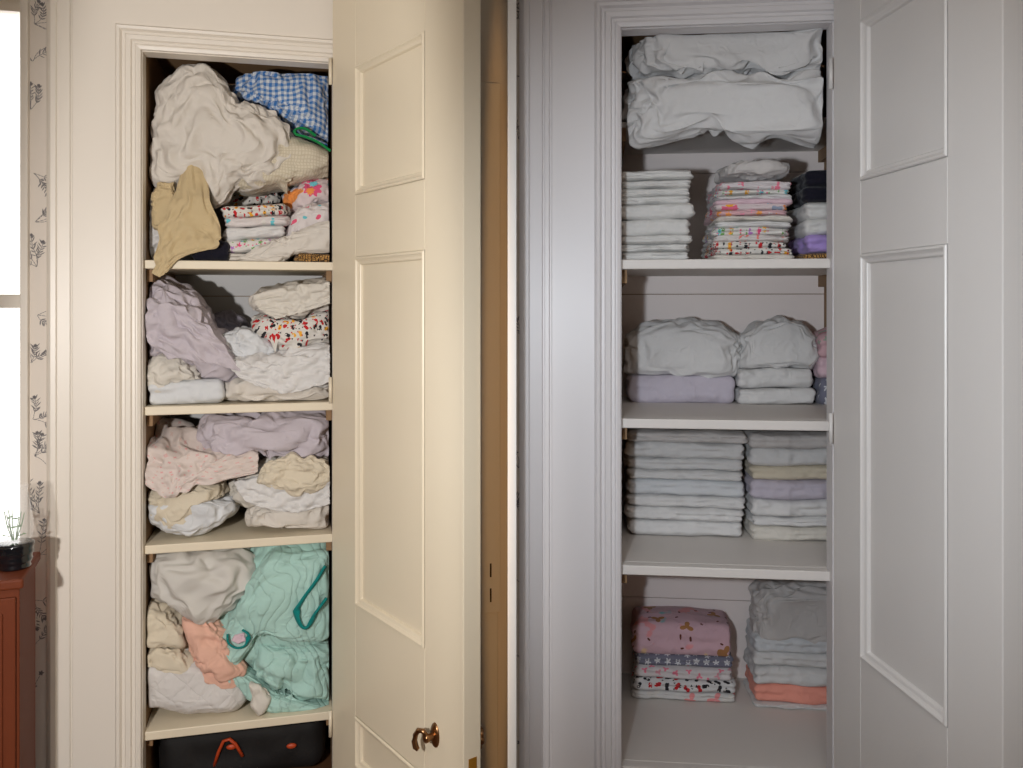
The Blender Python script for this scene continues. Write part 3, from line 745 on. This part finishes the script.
I('rumpled_sheet', 'white sheet bunched along the front of the top shelf, right side', 'sheet', 'offwhite', [(236, 261), (250, 250), (278, 242), (305, 232), (341, 224), (341, 250), (318, 252), (296, 252), (286, 258), (260, 262)], .04, .10, rest=z1, seed=7, grow=.45, ang=20)
I('rumpled_sheet', 'white cloth with pink dots on the right of the top shelf', 'sheet', 'pinkdot', [(286, 240), (287, 220), (300, 208), (322, 204), (341, 204), (341, 228), (318, 236), (300, 246)], .11, .30, seed=12, ang=20, grow=.35)
I('rumpled_sheet', 'cloth with large pink flowers under the waffle pad', 'sheet', 'bigfloral', [(290, 214), (282, 195), (298, 184), (325, 182), (341, 177), (341, 204), (318, 207), (302, 214)], .16, .40, seed=14, ang=20, grow=.35)
patch(A, 'pillowcase', 'khaki pillowcase hanging over the front of the top shelf', 'pillowcase', M['beige'], [
    [(183, 184, .22), (191, 176, .22), (199, 178, .22)], [(181, 178, .12), (190, 168, .10), (204, 172, .12)],
    [(170, 205, .05), (189, 200, .035), (212, 202, .05)], [(161, 228, .03), (183, 226, .020), (220, 232, .035)],
    [(157, 248, .018), (175, 248, .012), (214, 246, .022)], [(155, 264, .012), (166, 266, .006), (186, 256, .012)], [(153, 272, .010), (162, 275, .004), (172, 267, .010)]],
    seed=4, grow=.5, ang=75, iso=.15, fold=.014, wl=.05)
# top shelf, upper layer
I('duvet', 'off white rumpled duvet bundle heaped on the top shelf', 'duvet', 'offwhite', [(150, 178), (147, 150), (150, 116), (162, 84), (178, 66), (196, 61), (212, 66), (225, 82), (238, 98), (260, 105), (273, 112), (286, 126), (293, 142), (291, 158), (280, 172), (256, 184), (232, 189), (222, 202), (213, 206), (203, 190), (184, 182), (166, 186)],
  .06, .27, seed=21, grow=.50, ang=75, wander=50, res=44, fs=5)
I('mattress_pad', 'cream waffle mattress pad under the gingham quilt', 'mattress pad', 'waffle', [(230, 186), (238, 168), (268, 146), (292, 136), (318, 146), (341, 156), (341, 170), (320, 181), (282, 188), (250, 192)], .10, .42, seed=22, grow=.08, ang=15, pw=.5)
q = I('quilt', 'blue and white gingham quilt with green binding', 'quilt', 'gingham', [(232, 94), (236, 80), (250, 62), (300, 60), (338, 61), (338, 152), (322, 142), (300, 133), (284, 122), (262, 108), (242, 100)], .14, .46, seed=23, grow=.35, ang=65, res=40, wl=.07)
ribbon(A, 'binding', M['green'], [(316, 136, .15), (306, 129, .14), (297, 129, .135), (296, 134, .13), (306, 137, .13), (318, 142, .13), (331, 151, .13)], .008, q)
# second shelf
z2 = SA[1]
slab(A, 'folded_sheet', 'cool white folded sheet at the front left of the second shelf', 'sheet', M['cool'], .006, A.at(224, 400, .06)[0], .05, .36, z2, A.at(180, 381, .06)[2], 2, 2.0, 31, crush=.08)
I('rumpled_sheet', 'ivory rumpled sheet between the lavender heap and folded white sheet', 'sheet', 'ivory', [(145, 386), (144, 366), (158, 352), (185, 358), (206, 374), (210, 385), (180, 388)], .05, .33, seed=32, grow=.4)
I('rumpled_sheet', 'large lavender grey sheet heaped on the left of the second shelf', 'sheet', 'lav', [(146, 356), (145, 302), (152, 281), (168, 284), (190, 292), (206, 312), (212, 328), (230, 342), (243, 358), (245, 376), (234, 389), (214, 388), (198, 372), (176, 356), (160, 356)],
  .05, .36, seed=33, grow=.55, ang=-55, wander=35, res=40, attract=.05, bend=.07, fs=5, iters=120)
I('rumpled_sheet', 'grey lavender sheet behind the lavender heap, second shelf', 'sheet', 'greylav', [(206, 394), (206, 328), (215, 316), (230, 314), (243, 323), (248, 350), (248, 394)], .44, .60, rest=z2, seed=34)
I('rumpled_sheet', 'off white sheet spread along the bottom right of the second shelf', 'sheet', 'offwhite', [(221, 403), (221, 390), (234, 380), (262, 379), (300, 386), (333, 386), (333, 403), (300, 404), (260, 405)], .045, .36, rest=z2, seed=35, grow=.4, ang=15, pw=.45, res=30)
I('rumpled_sheet', 'white sheet bunched in the middle right of the second shelf', 'sheet', 'white', [(247, 386), (248, 364), (264, 352), (290, 347), (335, 338), (335, 386), (300, 387), (270, 384)], .06, .38, seed=36, grow=.5, ang=20, wander=40, res=34, pw=.5)
I('rumpled_sheet', 'small white sheet bunched right of the lavender heap', 'sheet', 'cool', [(222, 346), (226, 336), (242, 328), (264, 332), (282, 346), (278, 362), (262, 368), (246, 366), (232, 356)], .10, .24, seed=37, grow=.4, ang=-10)
I('rumpled_sheet', 'vehicle print sheet folded under the white roll, second shelf', 'sheet', 'cars', [(252, 330), (254, 316), (272, 316), (300, 320), (336, 308), (336, 340), (312, 348), (286, 348), (266, 340)], .07, .36, seed=38, grow=.3, ang=15, pw=.5, iso=.1)
I('rumpled_sheet', 'white rolled sheet on top of the vehicle print sheet', 'sheet', 'offwhite', [(253, 304), (256, 294), (284, 288), (312, 279), (336, 279), (336, 308), (304, 318), (280, 318), (262, 312)], .08, .38, seed=39, grow=.4, ang=20, pw=.5)
# third shelf
z3 = SA[2]
I('folded_sheet', 'cool white sheet hanging low at the left of the third shelf', 'sheet', 'cool', [(145, 520), (144, 503), (175, 498), (215, 499), (238, 502), (240, 514), (222, 530), (195, 540), (165, 535)], .05, .40, rest=z3, seed=41, grow=.3, ang=20, pw=.45)
I('rumpled_sheet', 'cream cotton sheet poking out under the rosebud sheet', 'sheet', 'cream', [(147, 494), (165, 482), (200, 478), (224, 482), (226, 496), (206, 502), (184, 524), (168, 526), (156, 510)], .035, .30, seed=42, grow=.35, ang=-40, pw=.5)
patch(A, 'printed_sheet', 'white rosebud print sheet draped over the left of the third shelf', 'sheet', M['rosebud'], [
    [(152, 430, .50), (185, 430, .50), (215, 436, .46), (256, 440, .42)], [(149, 425, .30), (182, 428, .28), (216, 434, .26), (260, 438, .22)],
    [(147, 450, .10), (180, 452, .07), (215, 456, .07), (259, 450, .10)], [(146, 474, .035), (175, 478, .022), (205, 474, .025), (256, 468, .05)],
    [(148, 486, .028), (170, 496, .015), (198, 487, .02), (252, 474, .04)]], seed=43, grow=.45, ang=-30, wander=70, iso=.35, fold=.012)
I('rumpled_sheet', 'ivory sheet bunched at the right of the third shelf', 'sheet', 'ivory', [(232, 496), (232, 482), (254, 468), (282, 458), (310, 455), (333, 456), (333, 502), (300, 506), (270, 504), (245, 507)], .08, .42, seed=44, grow=.5, ang=20, res=34, pw=.5)
I('folded_sheet', 'off white sheet folded at the bottom right of the third shelf', 'sheet', 'offwhite', [(247, 524), (249, 508), (280, 500), (333, 498), (333, 528), (300, 528), (272, 526)], .06, .42, rest=z3, seed=45, grow=.35, ang=10, pw=.42)
I('rumpled_sheet', 'cream sheet twisted in a loop below the lavender bundle', 'sheet', 'cream', [(258, 482), (266, 464), (292, 456), (320, 460), (333, 468), (333, 480), (316, 488), (296, 492), (276, 488)], .03, .12, seed=46, grow=.5, ang=0, wander=80)
I('rumpled_sheet', 'lavender bundle squeezed under the top of the third space', 'sheet', 'lav', [(202, 452), (198, 432), (206, 415), (240, 414), (300, 415), (333, 416), (333, 450), (304, 456), (278, 448), (250, 452), (222, 458)], .07, .40, seed=47, grow=.55, ang=20, wander=70, res=36, attract=.05, bend=.07, pw=.5)
def D(name, label, mat, rows, **k):
    a = dict(grow=.5, wander=45, iso=.3, fold=.013, wl=.045); a.update(k)
    return patch(A, name, label, 'sheet', M[mat], rows, **a)
D('rumpled_sheet', 'white sheet trailing down the right heap to the front of the second shelf', 'white', [[(236, 354, .18), (280, 350, .16), (331, 340, .16)], [(230, 362, .06), (280, 360, .045), (331, 350, .05)],
    [(240, 376, .04), (285, 374, .032), (331, 366, .036)], [(256, 385, .036), (290, 392, .03), (331, 381, .033)]], seed=91, ang=15)
D('rumpled_sheet', 'ivory sheet laid over the white roll at the top right of the second space', 'ivory', [[(262, 288, .26), (300, 281, .26), (331, 281, .26)], [(255, 296, .09), (296, 288, .07), (331, 285, .07)], [(260, 308, .062), (300, 304, .055), (331, 296, .06)], [(276, 318, .06), (302, 312, .055), (331, 303, .06)]], seed=92, ang=25)
D('rumpled_sheet', 'white sheet hanging in folds below the lavender bundle, third shelf', 'white', [[(240, 474, .22), (285, 458, .22), (331, 458, .22)], [(236, 484, .085), (285, 476, .07), (331, 472, .075)], [(246, 500, .062), (290, 497, .055), (331, 490, .06)], [(262, 507, .055), (296, 512, .05), (331, 503, .055)]], seed=93, ang=20)
D('rumpled_sheet', 'lavender sheet corner falling over the front of the lavender heap', 'lav', [[(150, 287, .16), (166, 285, .15), (187, 296, .15)], [(147, 310, .05), (172, 306, .036), (204, 320, .045)], [(149, 338, .040), (182, 334, .026), (224, 346, .038)], [(168, 358, .045), (200, 360, .028), (240, 370, .04)]], seed=94, ang=-55, grow=.7, fold=.018)
# lowest shelf
z4 = SA[3]
I('mattress_pad', 'white quilted mattress pad folded at the bottom left of the left closet', 'mattress pad', 'diamond', [(145, 718), (144, 672), (158, 660), (200, 661), (238, 668), (249, 680), (250, 710), (240, 720), (200, 723)], .045, .42, rest=z4, seed=51, grow=.05, pw=.38)
I('folded_sheet', 'cream sheet folded on top of the quilted mattress pad', 'sheet', 'cream', [(145, 662), (144, 646), (156, 636), (182, 640), (194, 654), (200, 664), (170, 664)], .05, .34, seed=52, grow=.3, ang=-20, pw=.45)
I('folded_sheet', 'cream sheet with a turned fold beneath the thermal blanket', 'sheet', 'cream', [(145, 640), (143, 608), (152, 600), (168, 608), (188, 626), (192, 644), (170, 640)], .06, .34, seed=53, grow=.3, ang=-40, pw=.45)
I('rumpled_sheet', 'peach sheet spilling down beside the aqua quilt', 'sheet', 'peach', [(180, 612), (206, 616), (228, 630), (236, 650), (246, 676), (230, 682), (210, 678), (198, 662), (188, 640)], .038, .22, seed=54, grow=.4, ang=-60)
I('thermal_blanket', 'white thermal blanket bunched at the upper left of the lowest space', 'blanket', 'thermal', [(149, 592), (145, 565), (152, 550), (200, 548), (242, 549), (258, 560), (258, 578), (240, 602), (216, 620), (198, 626), (184, 614), (164, 602)], .04, .36, seed=55, grow=.35, ang=-50, wander=60, res=34)
q = I('quilt', 'aqua quilt with teal binding rolled up on the lowest shelf', 'quilt', 'aqua', [(217, 664), (216, 642), (232, 612), (250, 578), (272, 552), (300, 549), (333, 549), (333, 718), (306, 712), (268, 704), (246, 690)], .10, .52, rest=z4, seed=56, grow=.12, ang=35, pw=.42, res=34, amp=.008)
def child_of(parent, o):
    for k in ('label', 'category', 'group'):
        if k in o: del o[k]
    mw = o.matrix_world.copy(); o.parent = parent; o.matrix_parent_inverse = parent.matrix_world.inverted(); o.matrix_basis = mw
    return o
child_of(q, I('rolled_core', None, None, 'aqua', [(256, 652), (260, 644), (290, 644), (333, 646), (333, 700), (304, 698), (276, 686), (260, 672)], .065, .22, seed=57, grow=.45, ang=-30, wander=80, pw=.6, amp=.008))
child_of(q, I('flap', None, None, 'aqua', [(217, 662), (215, 644), (232, 612), (250, 577), (272, 552), (300, 549), (333, 549), (333, 640), (296, 638), (266, 633), (250, 638), (238, 664), (228, 674)], .045, .24, seed=60, grow=.16, ang=35, pw=.42, amp=.008))
child_of(q, I('rim', None, None, 'aqua', [(224, 672), (234, 664), (262, 688), (300, 700), (333, 706), (333, 718), (300, 715), (262, 706), (240, 694)], .06, .20, seed=63, grow=.2, ang=-25, pw=.5))
ribbon(A, 'binding', M['teal'], [(326, 566, .05), (316, 582, .042), (303, 600, .036), (297, 612, .034), (301, 625, .034), (308, 627, .034), (317, 612, .036), (327, 598, .05)], .013, q)
ribbon(A, 'binding', M['teal'], [(228, 634, .045), (229, 643, .036), (237, 648, .034), (246, 645, .036), (249, 635, .04), (243, 630, .05)], .0085, q)
child_of(q, I('lining', None, None, 'pinkp', [(230, 642), (234, 634), (246, 632), (247, 642), (238, 646)], .036, .07, seed=58, res=10, grow=.05))['label'] = 'pale pink lining showing inside the rolled edge'
I('rumpled_sheet', 'small ivory cloth corner tucked between quilted pad and aqua quilt', 'cloth', 'ivory', [(250, 690), (262, 692), (271, 703), (266, 716), (258, 723), (252, 712)], .035, .08, rest=z4, seed=59, res=14)
# on the closet floor
def bag():
    p0, p1 = A.at(146, 745, .15), A.at(333, 745, .15); root = empty('duffel_bag', A.M @ Matrix.Translation((.31, .36, 0)))
    tag(root, 'black bag with orange trim on the floor under the lowest shelf', 'bag')
    q_, Q = lattice(30, 20, 10); h = np.array([.29, .22, .105]); r = np.array([.06, .08, .06]); p = q_*h; inn = np.clip(p, -(h-r), h-r); d = (p-inn)/r
    p = inn+r*d/np.maximum(np.linalg.norm(d, axis=1, keepdims=True), 1e-9); p += normals_of(p, Q)*(fbm(p*14, 3)*.006)[:, None]; p[:, 2] += .112-.0
    p[:, 2] = np.maximum(p[:, 2], 0)
    mesh_obj('body', p, Q, M['dark'], Matrix(), root, sub=1)
    def loc(u, v, d): s = A.at(u, v, d); return (s[0]-.31, s[1]-.36, s[2])
    b = MB(); b.tube([loc(214, 768, .15), loc(219, 752, .13), loc(224, 741, .125), (loc(230, 739, .125)), loc(236, 744, .125), loc(243, 756, .13)], .006, 10); b.build('handle', M['orange'], Matrix(), root, smooth=True)
    for u, v in ((176, 732), (232, 747), (292, 746)):
        c = loc(u, v, .13); b = MB(); b.lathe([(.0001, -.004), (.016, -.004), (.018, 0), (.013, .004), (.0001, .005)], 24, Matrix.Translation(c) @ Matrix.Rotation(math.pi/2, 4, 'X') @ Matrix.Diagonal((1, .55, 1, 1)))
        b.build('badge', M['orange'], Matrix(), root, smooth=True)['label'] = 'round orange disc'
bag()
# cabinet and vase at the left edge
def cabinet():
    y0 = 2.36; X = (22.5-512)/FPX*y0; Mx = Matrix.Translation((X, y0, 0)) @ Matrix.Rotation(math.radians(20.5), 4, 'Z')
    root = empty('wooden_cabinet', Mx @ Matrix.Translation((-.25, .14, 0))); tag(root, 'reddish brown wooden cabinet at the left edge below the window', 'cabinet')
    zt = CZ-(580-HOR)/FPX*(y0-.01); L = Matrix.Translation((.25, -.14, 0))
    b = MB(); b.box(-.5, -.008, .012, .27, .05, zt-.028); b.box(-.49, -.02, .03, .25, 0, .05); b.build('carcass', M['cherry'], L, root, bevel=.003)
    b = MB(); b.box(-.51, .004, -.004, .285, zt-.028, zt); b.build('top', M['cherry'], L, root, bevel=.006)
    for x0, x1 in ((-.49, -.262), (-.256, -.016)):
        b = MB(); b.box(x0, x1, 0, .012, .07, zt-.05); b.box(x0+.03, x1-.03, -.006, 0, .11, zt-.09); dd = b.build('cabinet_door', M['cherry'], L, root, bevel=.003)
        k = MB(); k.lathe([(.004, 0), (.004, .010), (.010, .016), (.009, .022), (.0001, .025)], 18, Matrix.Translation((x1-.02 if x0 < -.4 else x0+.02, -.001, zt*.6)) @ Matrix.Rotation(math.pi/2, 4, 'X')); k.build('knob', M['brass'], Matrix(), dd, smooth=True)
    # vase on top
    yv = y0+.10; xv = (15-512)/FPX*yv; vz = zt
    vr = empty('vase', Matrix.Translation((xv, yv, vz)) @ Matrix.Diagonal((.85, .85, .95, 1))); tag(vr, 'glass vase with a ribbed black base standing on the cabinet', 'vase')
    b = MB(); b.lathe([(.0001, 0), (.046, 0), (.051, .006), (.048, .013), (.052, .020), (.056, .028), (.053, .036), (.057, .044), (.060, .053), (.057, .061), (.062, .070), (.060, .078), (.050, .080), (.0001, .078)], 40); b.build('base', M['blackglass'], Matrix(), vr, smooth=True)
    b = MB(); b.lathe([(.048, .081), (.056, .10), (.058, .14), (.050, .19), (.040, .235), (.042, .25), (.040, .25), (.038, .235), (.048, .19), (.055, .14), (.053, .10), (.046, .083)], 40); b.build('glass_bowl', M['vglass'], Matrix(), vr, smooth=True)
    g = MB(); r = random.Random(5)
    for k in range(7):
        a = r.uniform(0, 6.28); px, py = .022*math.cos(a), .022*math.sin(a)
        g.tube([(px*.3, py*.3, .085), (px, py, .13), (px*1.4, py*1.4, r.uniform(.15, .185))], .0016, 6)
        for q in range(3):
            z = .10+.025*q; s = .008; w = a+q*2.1
            g.add([(px, py, z), (px+s*math.cos(w)-.003, py+s*math.sin(w), z+.006), (px+2*s*math.cos(w), py+2*s*math.sin(w), z+.004), (px+s*math.cos(w)+.003, py+s*math.sin(w), z+.001)], [(0, 1, 2, 3)])
    g.build('greenery', M['leaf'], Matrix(), vr)
cabinet()

# ------------------------------------------------------------------ right closet: the folded linen
def J(name, label, cat, mat, outline, d0, d1, **k):
    return inflate(B, name, label, cat, M[mat], outline, d0, d1, **k)
def over(o, fr, d, z):                               # cloth behind depth d lies on the shelf, in front of it it sags over the edge
    me = o.data; n = len(me.vertices); co = np.zeros(n*3); me.vertices.foreach_get('co', co); co = co.reshape(-1, 3)
    im = fr.M.inverted() @ o.matrix_world; off = np.array(im.translation)
    k = (co[:, 1]+off[1]) > d-.03; co[k, 2] = np.maximum(co[k, 2]+off[2], z+.006)-off[2]
    me.vertices.foreach_set('co', co.ravel()); me.update()
p = J('pillow', 'lower white pillow sagging over the shallow shelf, right closet', 'pillow', 'white', [(628, 146), (624, 112), (630, 84), (660, 82), (700, 80), (740, 82), (800, 80), (850, 82), (850, 146), (800, 147), (740, 144), (708, 138), (680, 140), (646, 150)], .05, .50, lim={0: (None, .604)}, seed=67, grow=.50, ang=20, wander=80, res=44, pw=.36, fold=.014, wl=.07)
over(p, B, .20, ZB0)
p = J('pillow', 'upper white pillow with a zip pull, right closet', 'pillow', 'white', [(630, 66), (630, 40), (642, 28), (700, 25), (780, 27), (850, 30), (850, 76), (800, 78), (760, 76), (730, 80), (700, 79), (676, 80), (650, 80), (636, 76)], .06, .50, lim={0: (None, .604)}, seed=68, grow=.45, ang=15, wander=70, res=44, pw=.36, fold=.012, wl=.07)
z_ = MB(); c = B.at(667, 84, .075); z_.box(c[0]-.005, c[0]+.005, .05, .056, c[2]-.004, c[2]+.010); z_.box(c[0]-.0025, c[0]+.0025, .048, .053, c[2]-.016, c[2]-.002)
zo = z_.build('zip_pull', M['white'], bevel=.001); zo.matrix_world = B.M; child_of(p, zo)
T1 = 'white towels stacked at the left of the right closet'
tw = [(245, 'bottom white towel of the left stack, right closet'), (236.5, 'second white towel from the bottom of the left stack'), (228.5, 'third white towel from the bottom of the left stack'),
      (212, 'fourth white towel from the bottom, the thickest of the left stack'), (197, 'fifth white towel from the bottom of the left stack'), (189, 'sixth white towel from the bottom of the left stack'),
      (181.5, 'third white towel from the top of the left stack'), (173, 'second white towel from the top of the left stack'), (163, 'topmost white towel of the left stack, with wavy edge')]
stack(B, SB[0], .12, .34, [(v, M['terry'], 'folded_towel', 'towel', l, {}) for v, l in tw], 619, 694, 255, 71, T1, layers=2, mess=1.6)
T2 = 'printed cloths stacked in the middle of the right closet'
pr = [(250.5, 'offwhite', 'off white cloth at the bottom of the middle print stack'), (243.5, 'cars', 'lowest vehicle print cloth of the middle stack'), (236.5, 'cars', 'upper vehicle print cloth of the middle stack'),
      (230.5, 'sketch', 'white cloth with coral scribbles in the middle stack'), (223, 'floral', 'bright floral cloth between scribbled and white cloths, middle stack'), (217, 'white', 'plain white cloth above the bright floral, middle stack'),
      (211, 'offwhite', 'off white cloth below the pink spotted cloth, middle stack'), (205, 'pinkstripe', 'pink spotted cloth, lower of two in the middle stack'), (199, 'bigfloral', 'cloth with big orange and pink flowers, middle stack'),
      (195, 'pinkp', 'thin plain pink cloth in the middle stack'), (190, 'white', 'plain white cloth over the thin pink one'), (184, 'floral', 'upper floral cloth of the middle stack'),
      (176, 'pinkbud', 'white cloth with pink buds near the top of middle stack')]
stack(B, SB[0], .12, .30, [(v, M[m], 'folded_cloth', 'sheet', l, {'u': (713+max(0, 240-v)*.10, 793)}) for v, m, l in pr], 714, 793, 256, 72, T2, layers=2, mess=1.8)
J('rumpled_sheet', 'grey white rumpled cloth on top of the middle print stack', 'sheet', 'greymesh', [(722, 178), (724, 168), (738, 162), (765, 163), (788, 165), (789, 176), (760, 179)], .13, .40, seed=73, grow=.3, ang=10, pw=.45)
T3 = 'folded cloths stacked beside the right closet door'
rt = [(248, 'leopard', 'folded_cloth', 'cloth', 'leopard print cloth at the bottom beside the right door'), (230, 'purple', 'folded_blanket', 'blanket', 'lilac fleece blanket in the stack beside the right door'),
      (214, 'terry', 'folded_towel', 'towel', 'lower white towel over the lilac fleece'), (197, 'terry', 'folded_towel', 'towel', 'upper white towel under the black cloths'),
      (181, 'navy', 'folded_cloth', 'cloth', 'lower black navy cloth beside the right door'), (164, 'navy', 'folded_cloth', 'cloth', 'topmost black navy cloth beside the right door')]
stack(B, SB[0], .145, .32, [(v, M[m], n, c, l, {}) for v, m, n, c, l in rt], 806, 872, 257, 74, T3, layers=2, mess=1.5)
# second shelf
def dep(u, v, z): return float(B.depth(u, v, z))
d2 = dep(728, 404, SB[1])
stack(B, SB[1], d2, DB-d2-.03, [(376, M['lavp'], 'folded_sheet', 'sheet', 'pale lavender folded sheet under the left puffy white one', {})], 628, 737, 404, 81, 'left bedding pile on the second shelf, right closet', layers=2, mess=1.4)
stack(B, SB[1], d2-.01, DB-d2-.02, [(387.5, M['white'], 'folded_sheet', 'sheet', 'white sheet at the bottom of the middle bedding pile', {}), (368, M['white'], 'folded_sheet', 'sheet', 'second white sheet of the middle bedding pile', {})], 738, 819, 404, 82, 'middle bedding pile on the second shelf, right closet', layers=2, mess=1.4)
stack(B, SB[1], d2-.01, DB-d2-.02, [(377, M['star'], 'folded_sheet', 'sheet', 'grey star print sheet under the pale pink one beside the door', {}), (356, M['pinkp'], 'folded_sheet', 'sheet', 'pale pink sheet between star print and pink floral', {}),
    (334, M['pinkfloral'], 'folded_sheet', 'sheet', 'dusty pink floral sheet beside the right door', {'puff': .03})], 820, 866, 404, 83, 'pink pile beside the right door', layers=2, mess=1.4, )
for nm_, lb_, ol_, sd_, dd_ in (('folded_sheet', 'puffy white folded sheet above the pale lavender one', [(626, 374), (626, 336), (650, 325), (690, 322), (724, 327), (738, 338), (739, 360), (735, 375), (680, 377)], 88, .0),
                     ('folded_sheet', 'tall domed white sheet topping the middle bedding pile', [(739, 367), (739, 336), (758, 323), (784, 316), (804, 321), (817, 338), (821, 358), (812, 369), (770, 370)], 89, -.01)):
    J(nm_, lb_, 'sheet', 'white', ol_, d2+dd_, DB-.04, seed=sd_, grow=.28, ang=10, wander=60, pw=.34, fold=.007, wl=.06, group='puffy white sheets topping the bedding piles')
# third shelf
d3 = dep(690, 538, SB[2])
L3 = ['bottom white sheet of the tall left stack, third shelf', 'second white sheet from the bottom of the tall left stack', 'third white sheet from the bottom of the tall left stack', 'cool white sheet at mid height of the tall left stack',
      'thin white sheet above the cool white one, tall left stack', 'third white sheet from the top of the tall left stack', 'second white sheet from the top of the tall left stack', 'topmost grey white sheet of the tall left stack']
stack(B, SB[2], d3, DB-d3-.03, [(v, M[m], 'folded_sheet', 'sheet', l, {}) for v, m, l in zip((522, 509, 497, 481, 471, 459, 443, 432), ('white', 'white', 'white', 'cool', 'white', 'white', 'white', 'greymesh'), L3)],
    627, 747, 538, 84, 'tall left stack of white sheets, right closet', layers=2, mess=1.5)
R3 = ['ivory sheet at the bottom of the tall right stack', 'thin white sheet second from the bottom, tall right stack', 'white sheet under the lavender one, tall right stack', 'lavender folded sheet in the tall right stack',
      'cream folded sheet above the lavender one', 'thick white sheet above the cream one, tall right stack', 'topmost grey white sheet of the tall right stack']
stack(B, SB[2], d3-.01, DB-d3-.02, [(v, M[m], 'folded_sheet', 'sheet', l, {}) for v, m, l in zip((524, 514.5, 497, 478, 463, 446, 432), ('ivory', 'white', 'white', 'lavp', 'cream', 'white', 'greymesh'), R3)],
    751, 868, 539, 85, 'tall right stack of sheets, right closet', layers=2, mess=1.5)
# lowest shelf
d4 = dep(685, 703, SB[3])
stack(B, SB[3], d4, DB-d4-.03, [(692.5, M['stem'], 'folded_sheet', 'sheet', 'white sheet with green stems at the bottom of the lowest left stack', {}), (680, M['toy'], 'folded_sheet', 'sheet', 'black and red toy print sheet, lowest left stack', {}),
    (668, M['pinkbud'], 'folded_sheet', 'sheet', 'white pink bud print sheet under the grey star one', {}), (656.5, M['star'], 'folded_sheet', 'sheet', 'grey star print sheet under the pink animal quilt', {}),
    (626, M['animal'], 'folded_quilt', 'quilt', 'pink animal print quilt on top of the lowest left stack', {'puff': .02, 'round_': .8})], 634, 737, 703, 86, 'lowest left stack, right closet', layers=2, mess=1.4)
d5 = dep(790, 709, SB[3])
stack(B, SB[3], d5, DB-d5-.03, [(705, M['white'], 'folded_sheet', 'sheet', 'thin white sheet under the coral one', {}), (687, M['coral'], 'folded_sheet', 'sheet', 'coral folded sheet near the bottom of the lowest right stack', {}),
    (669, M['white'], 'folded_sheet', 'sheet', 'white sheet right above the coral one', {}), (655, M['white'], 'folded_sheet', 'sheet', 'middle white sheet of the lowest right stack', {}), (638, M['cool'], 'folded_sheet', 'sheet', 'cool white sheet under the rumpled grey white one', {})], 755, 864, 709, 87, 'lowest right stack, right closet', layers=2, mess=1.6)
J('folded_sheet', 'rumpled grey white sheet topping the lowest right stack', 'sheet', 'greymesh', [(756, 638), (752, 618), (754, 596), (766, 588), (800, 586), (864, 586), (866, 638), (800, 640)], d5, DB-.04, seed=90, grow=.35, ang=-20, wander=60, pw=.34, fold=.009, wl=.06)
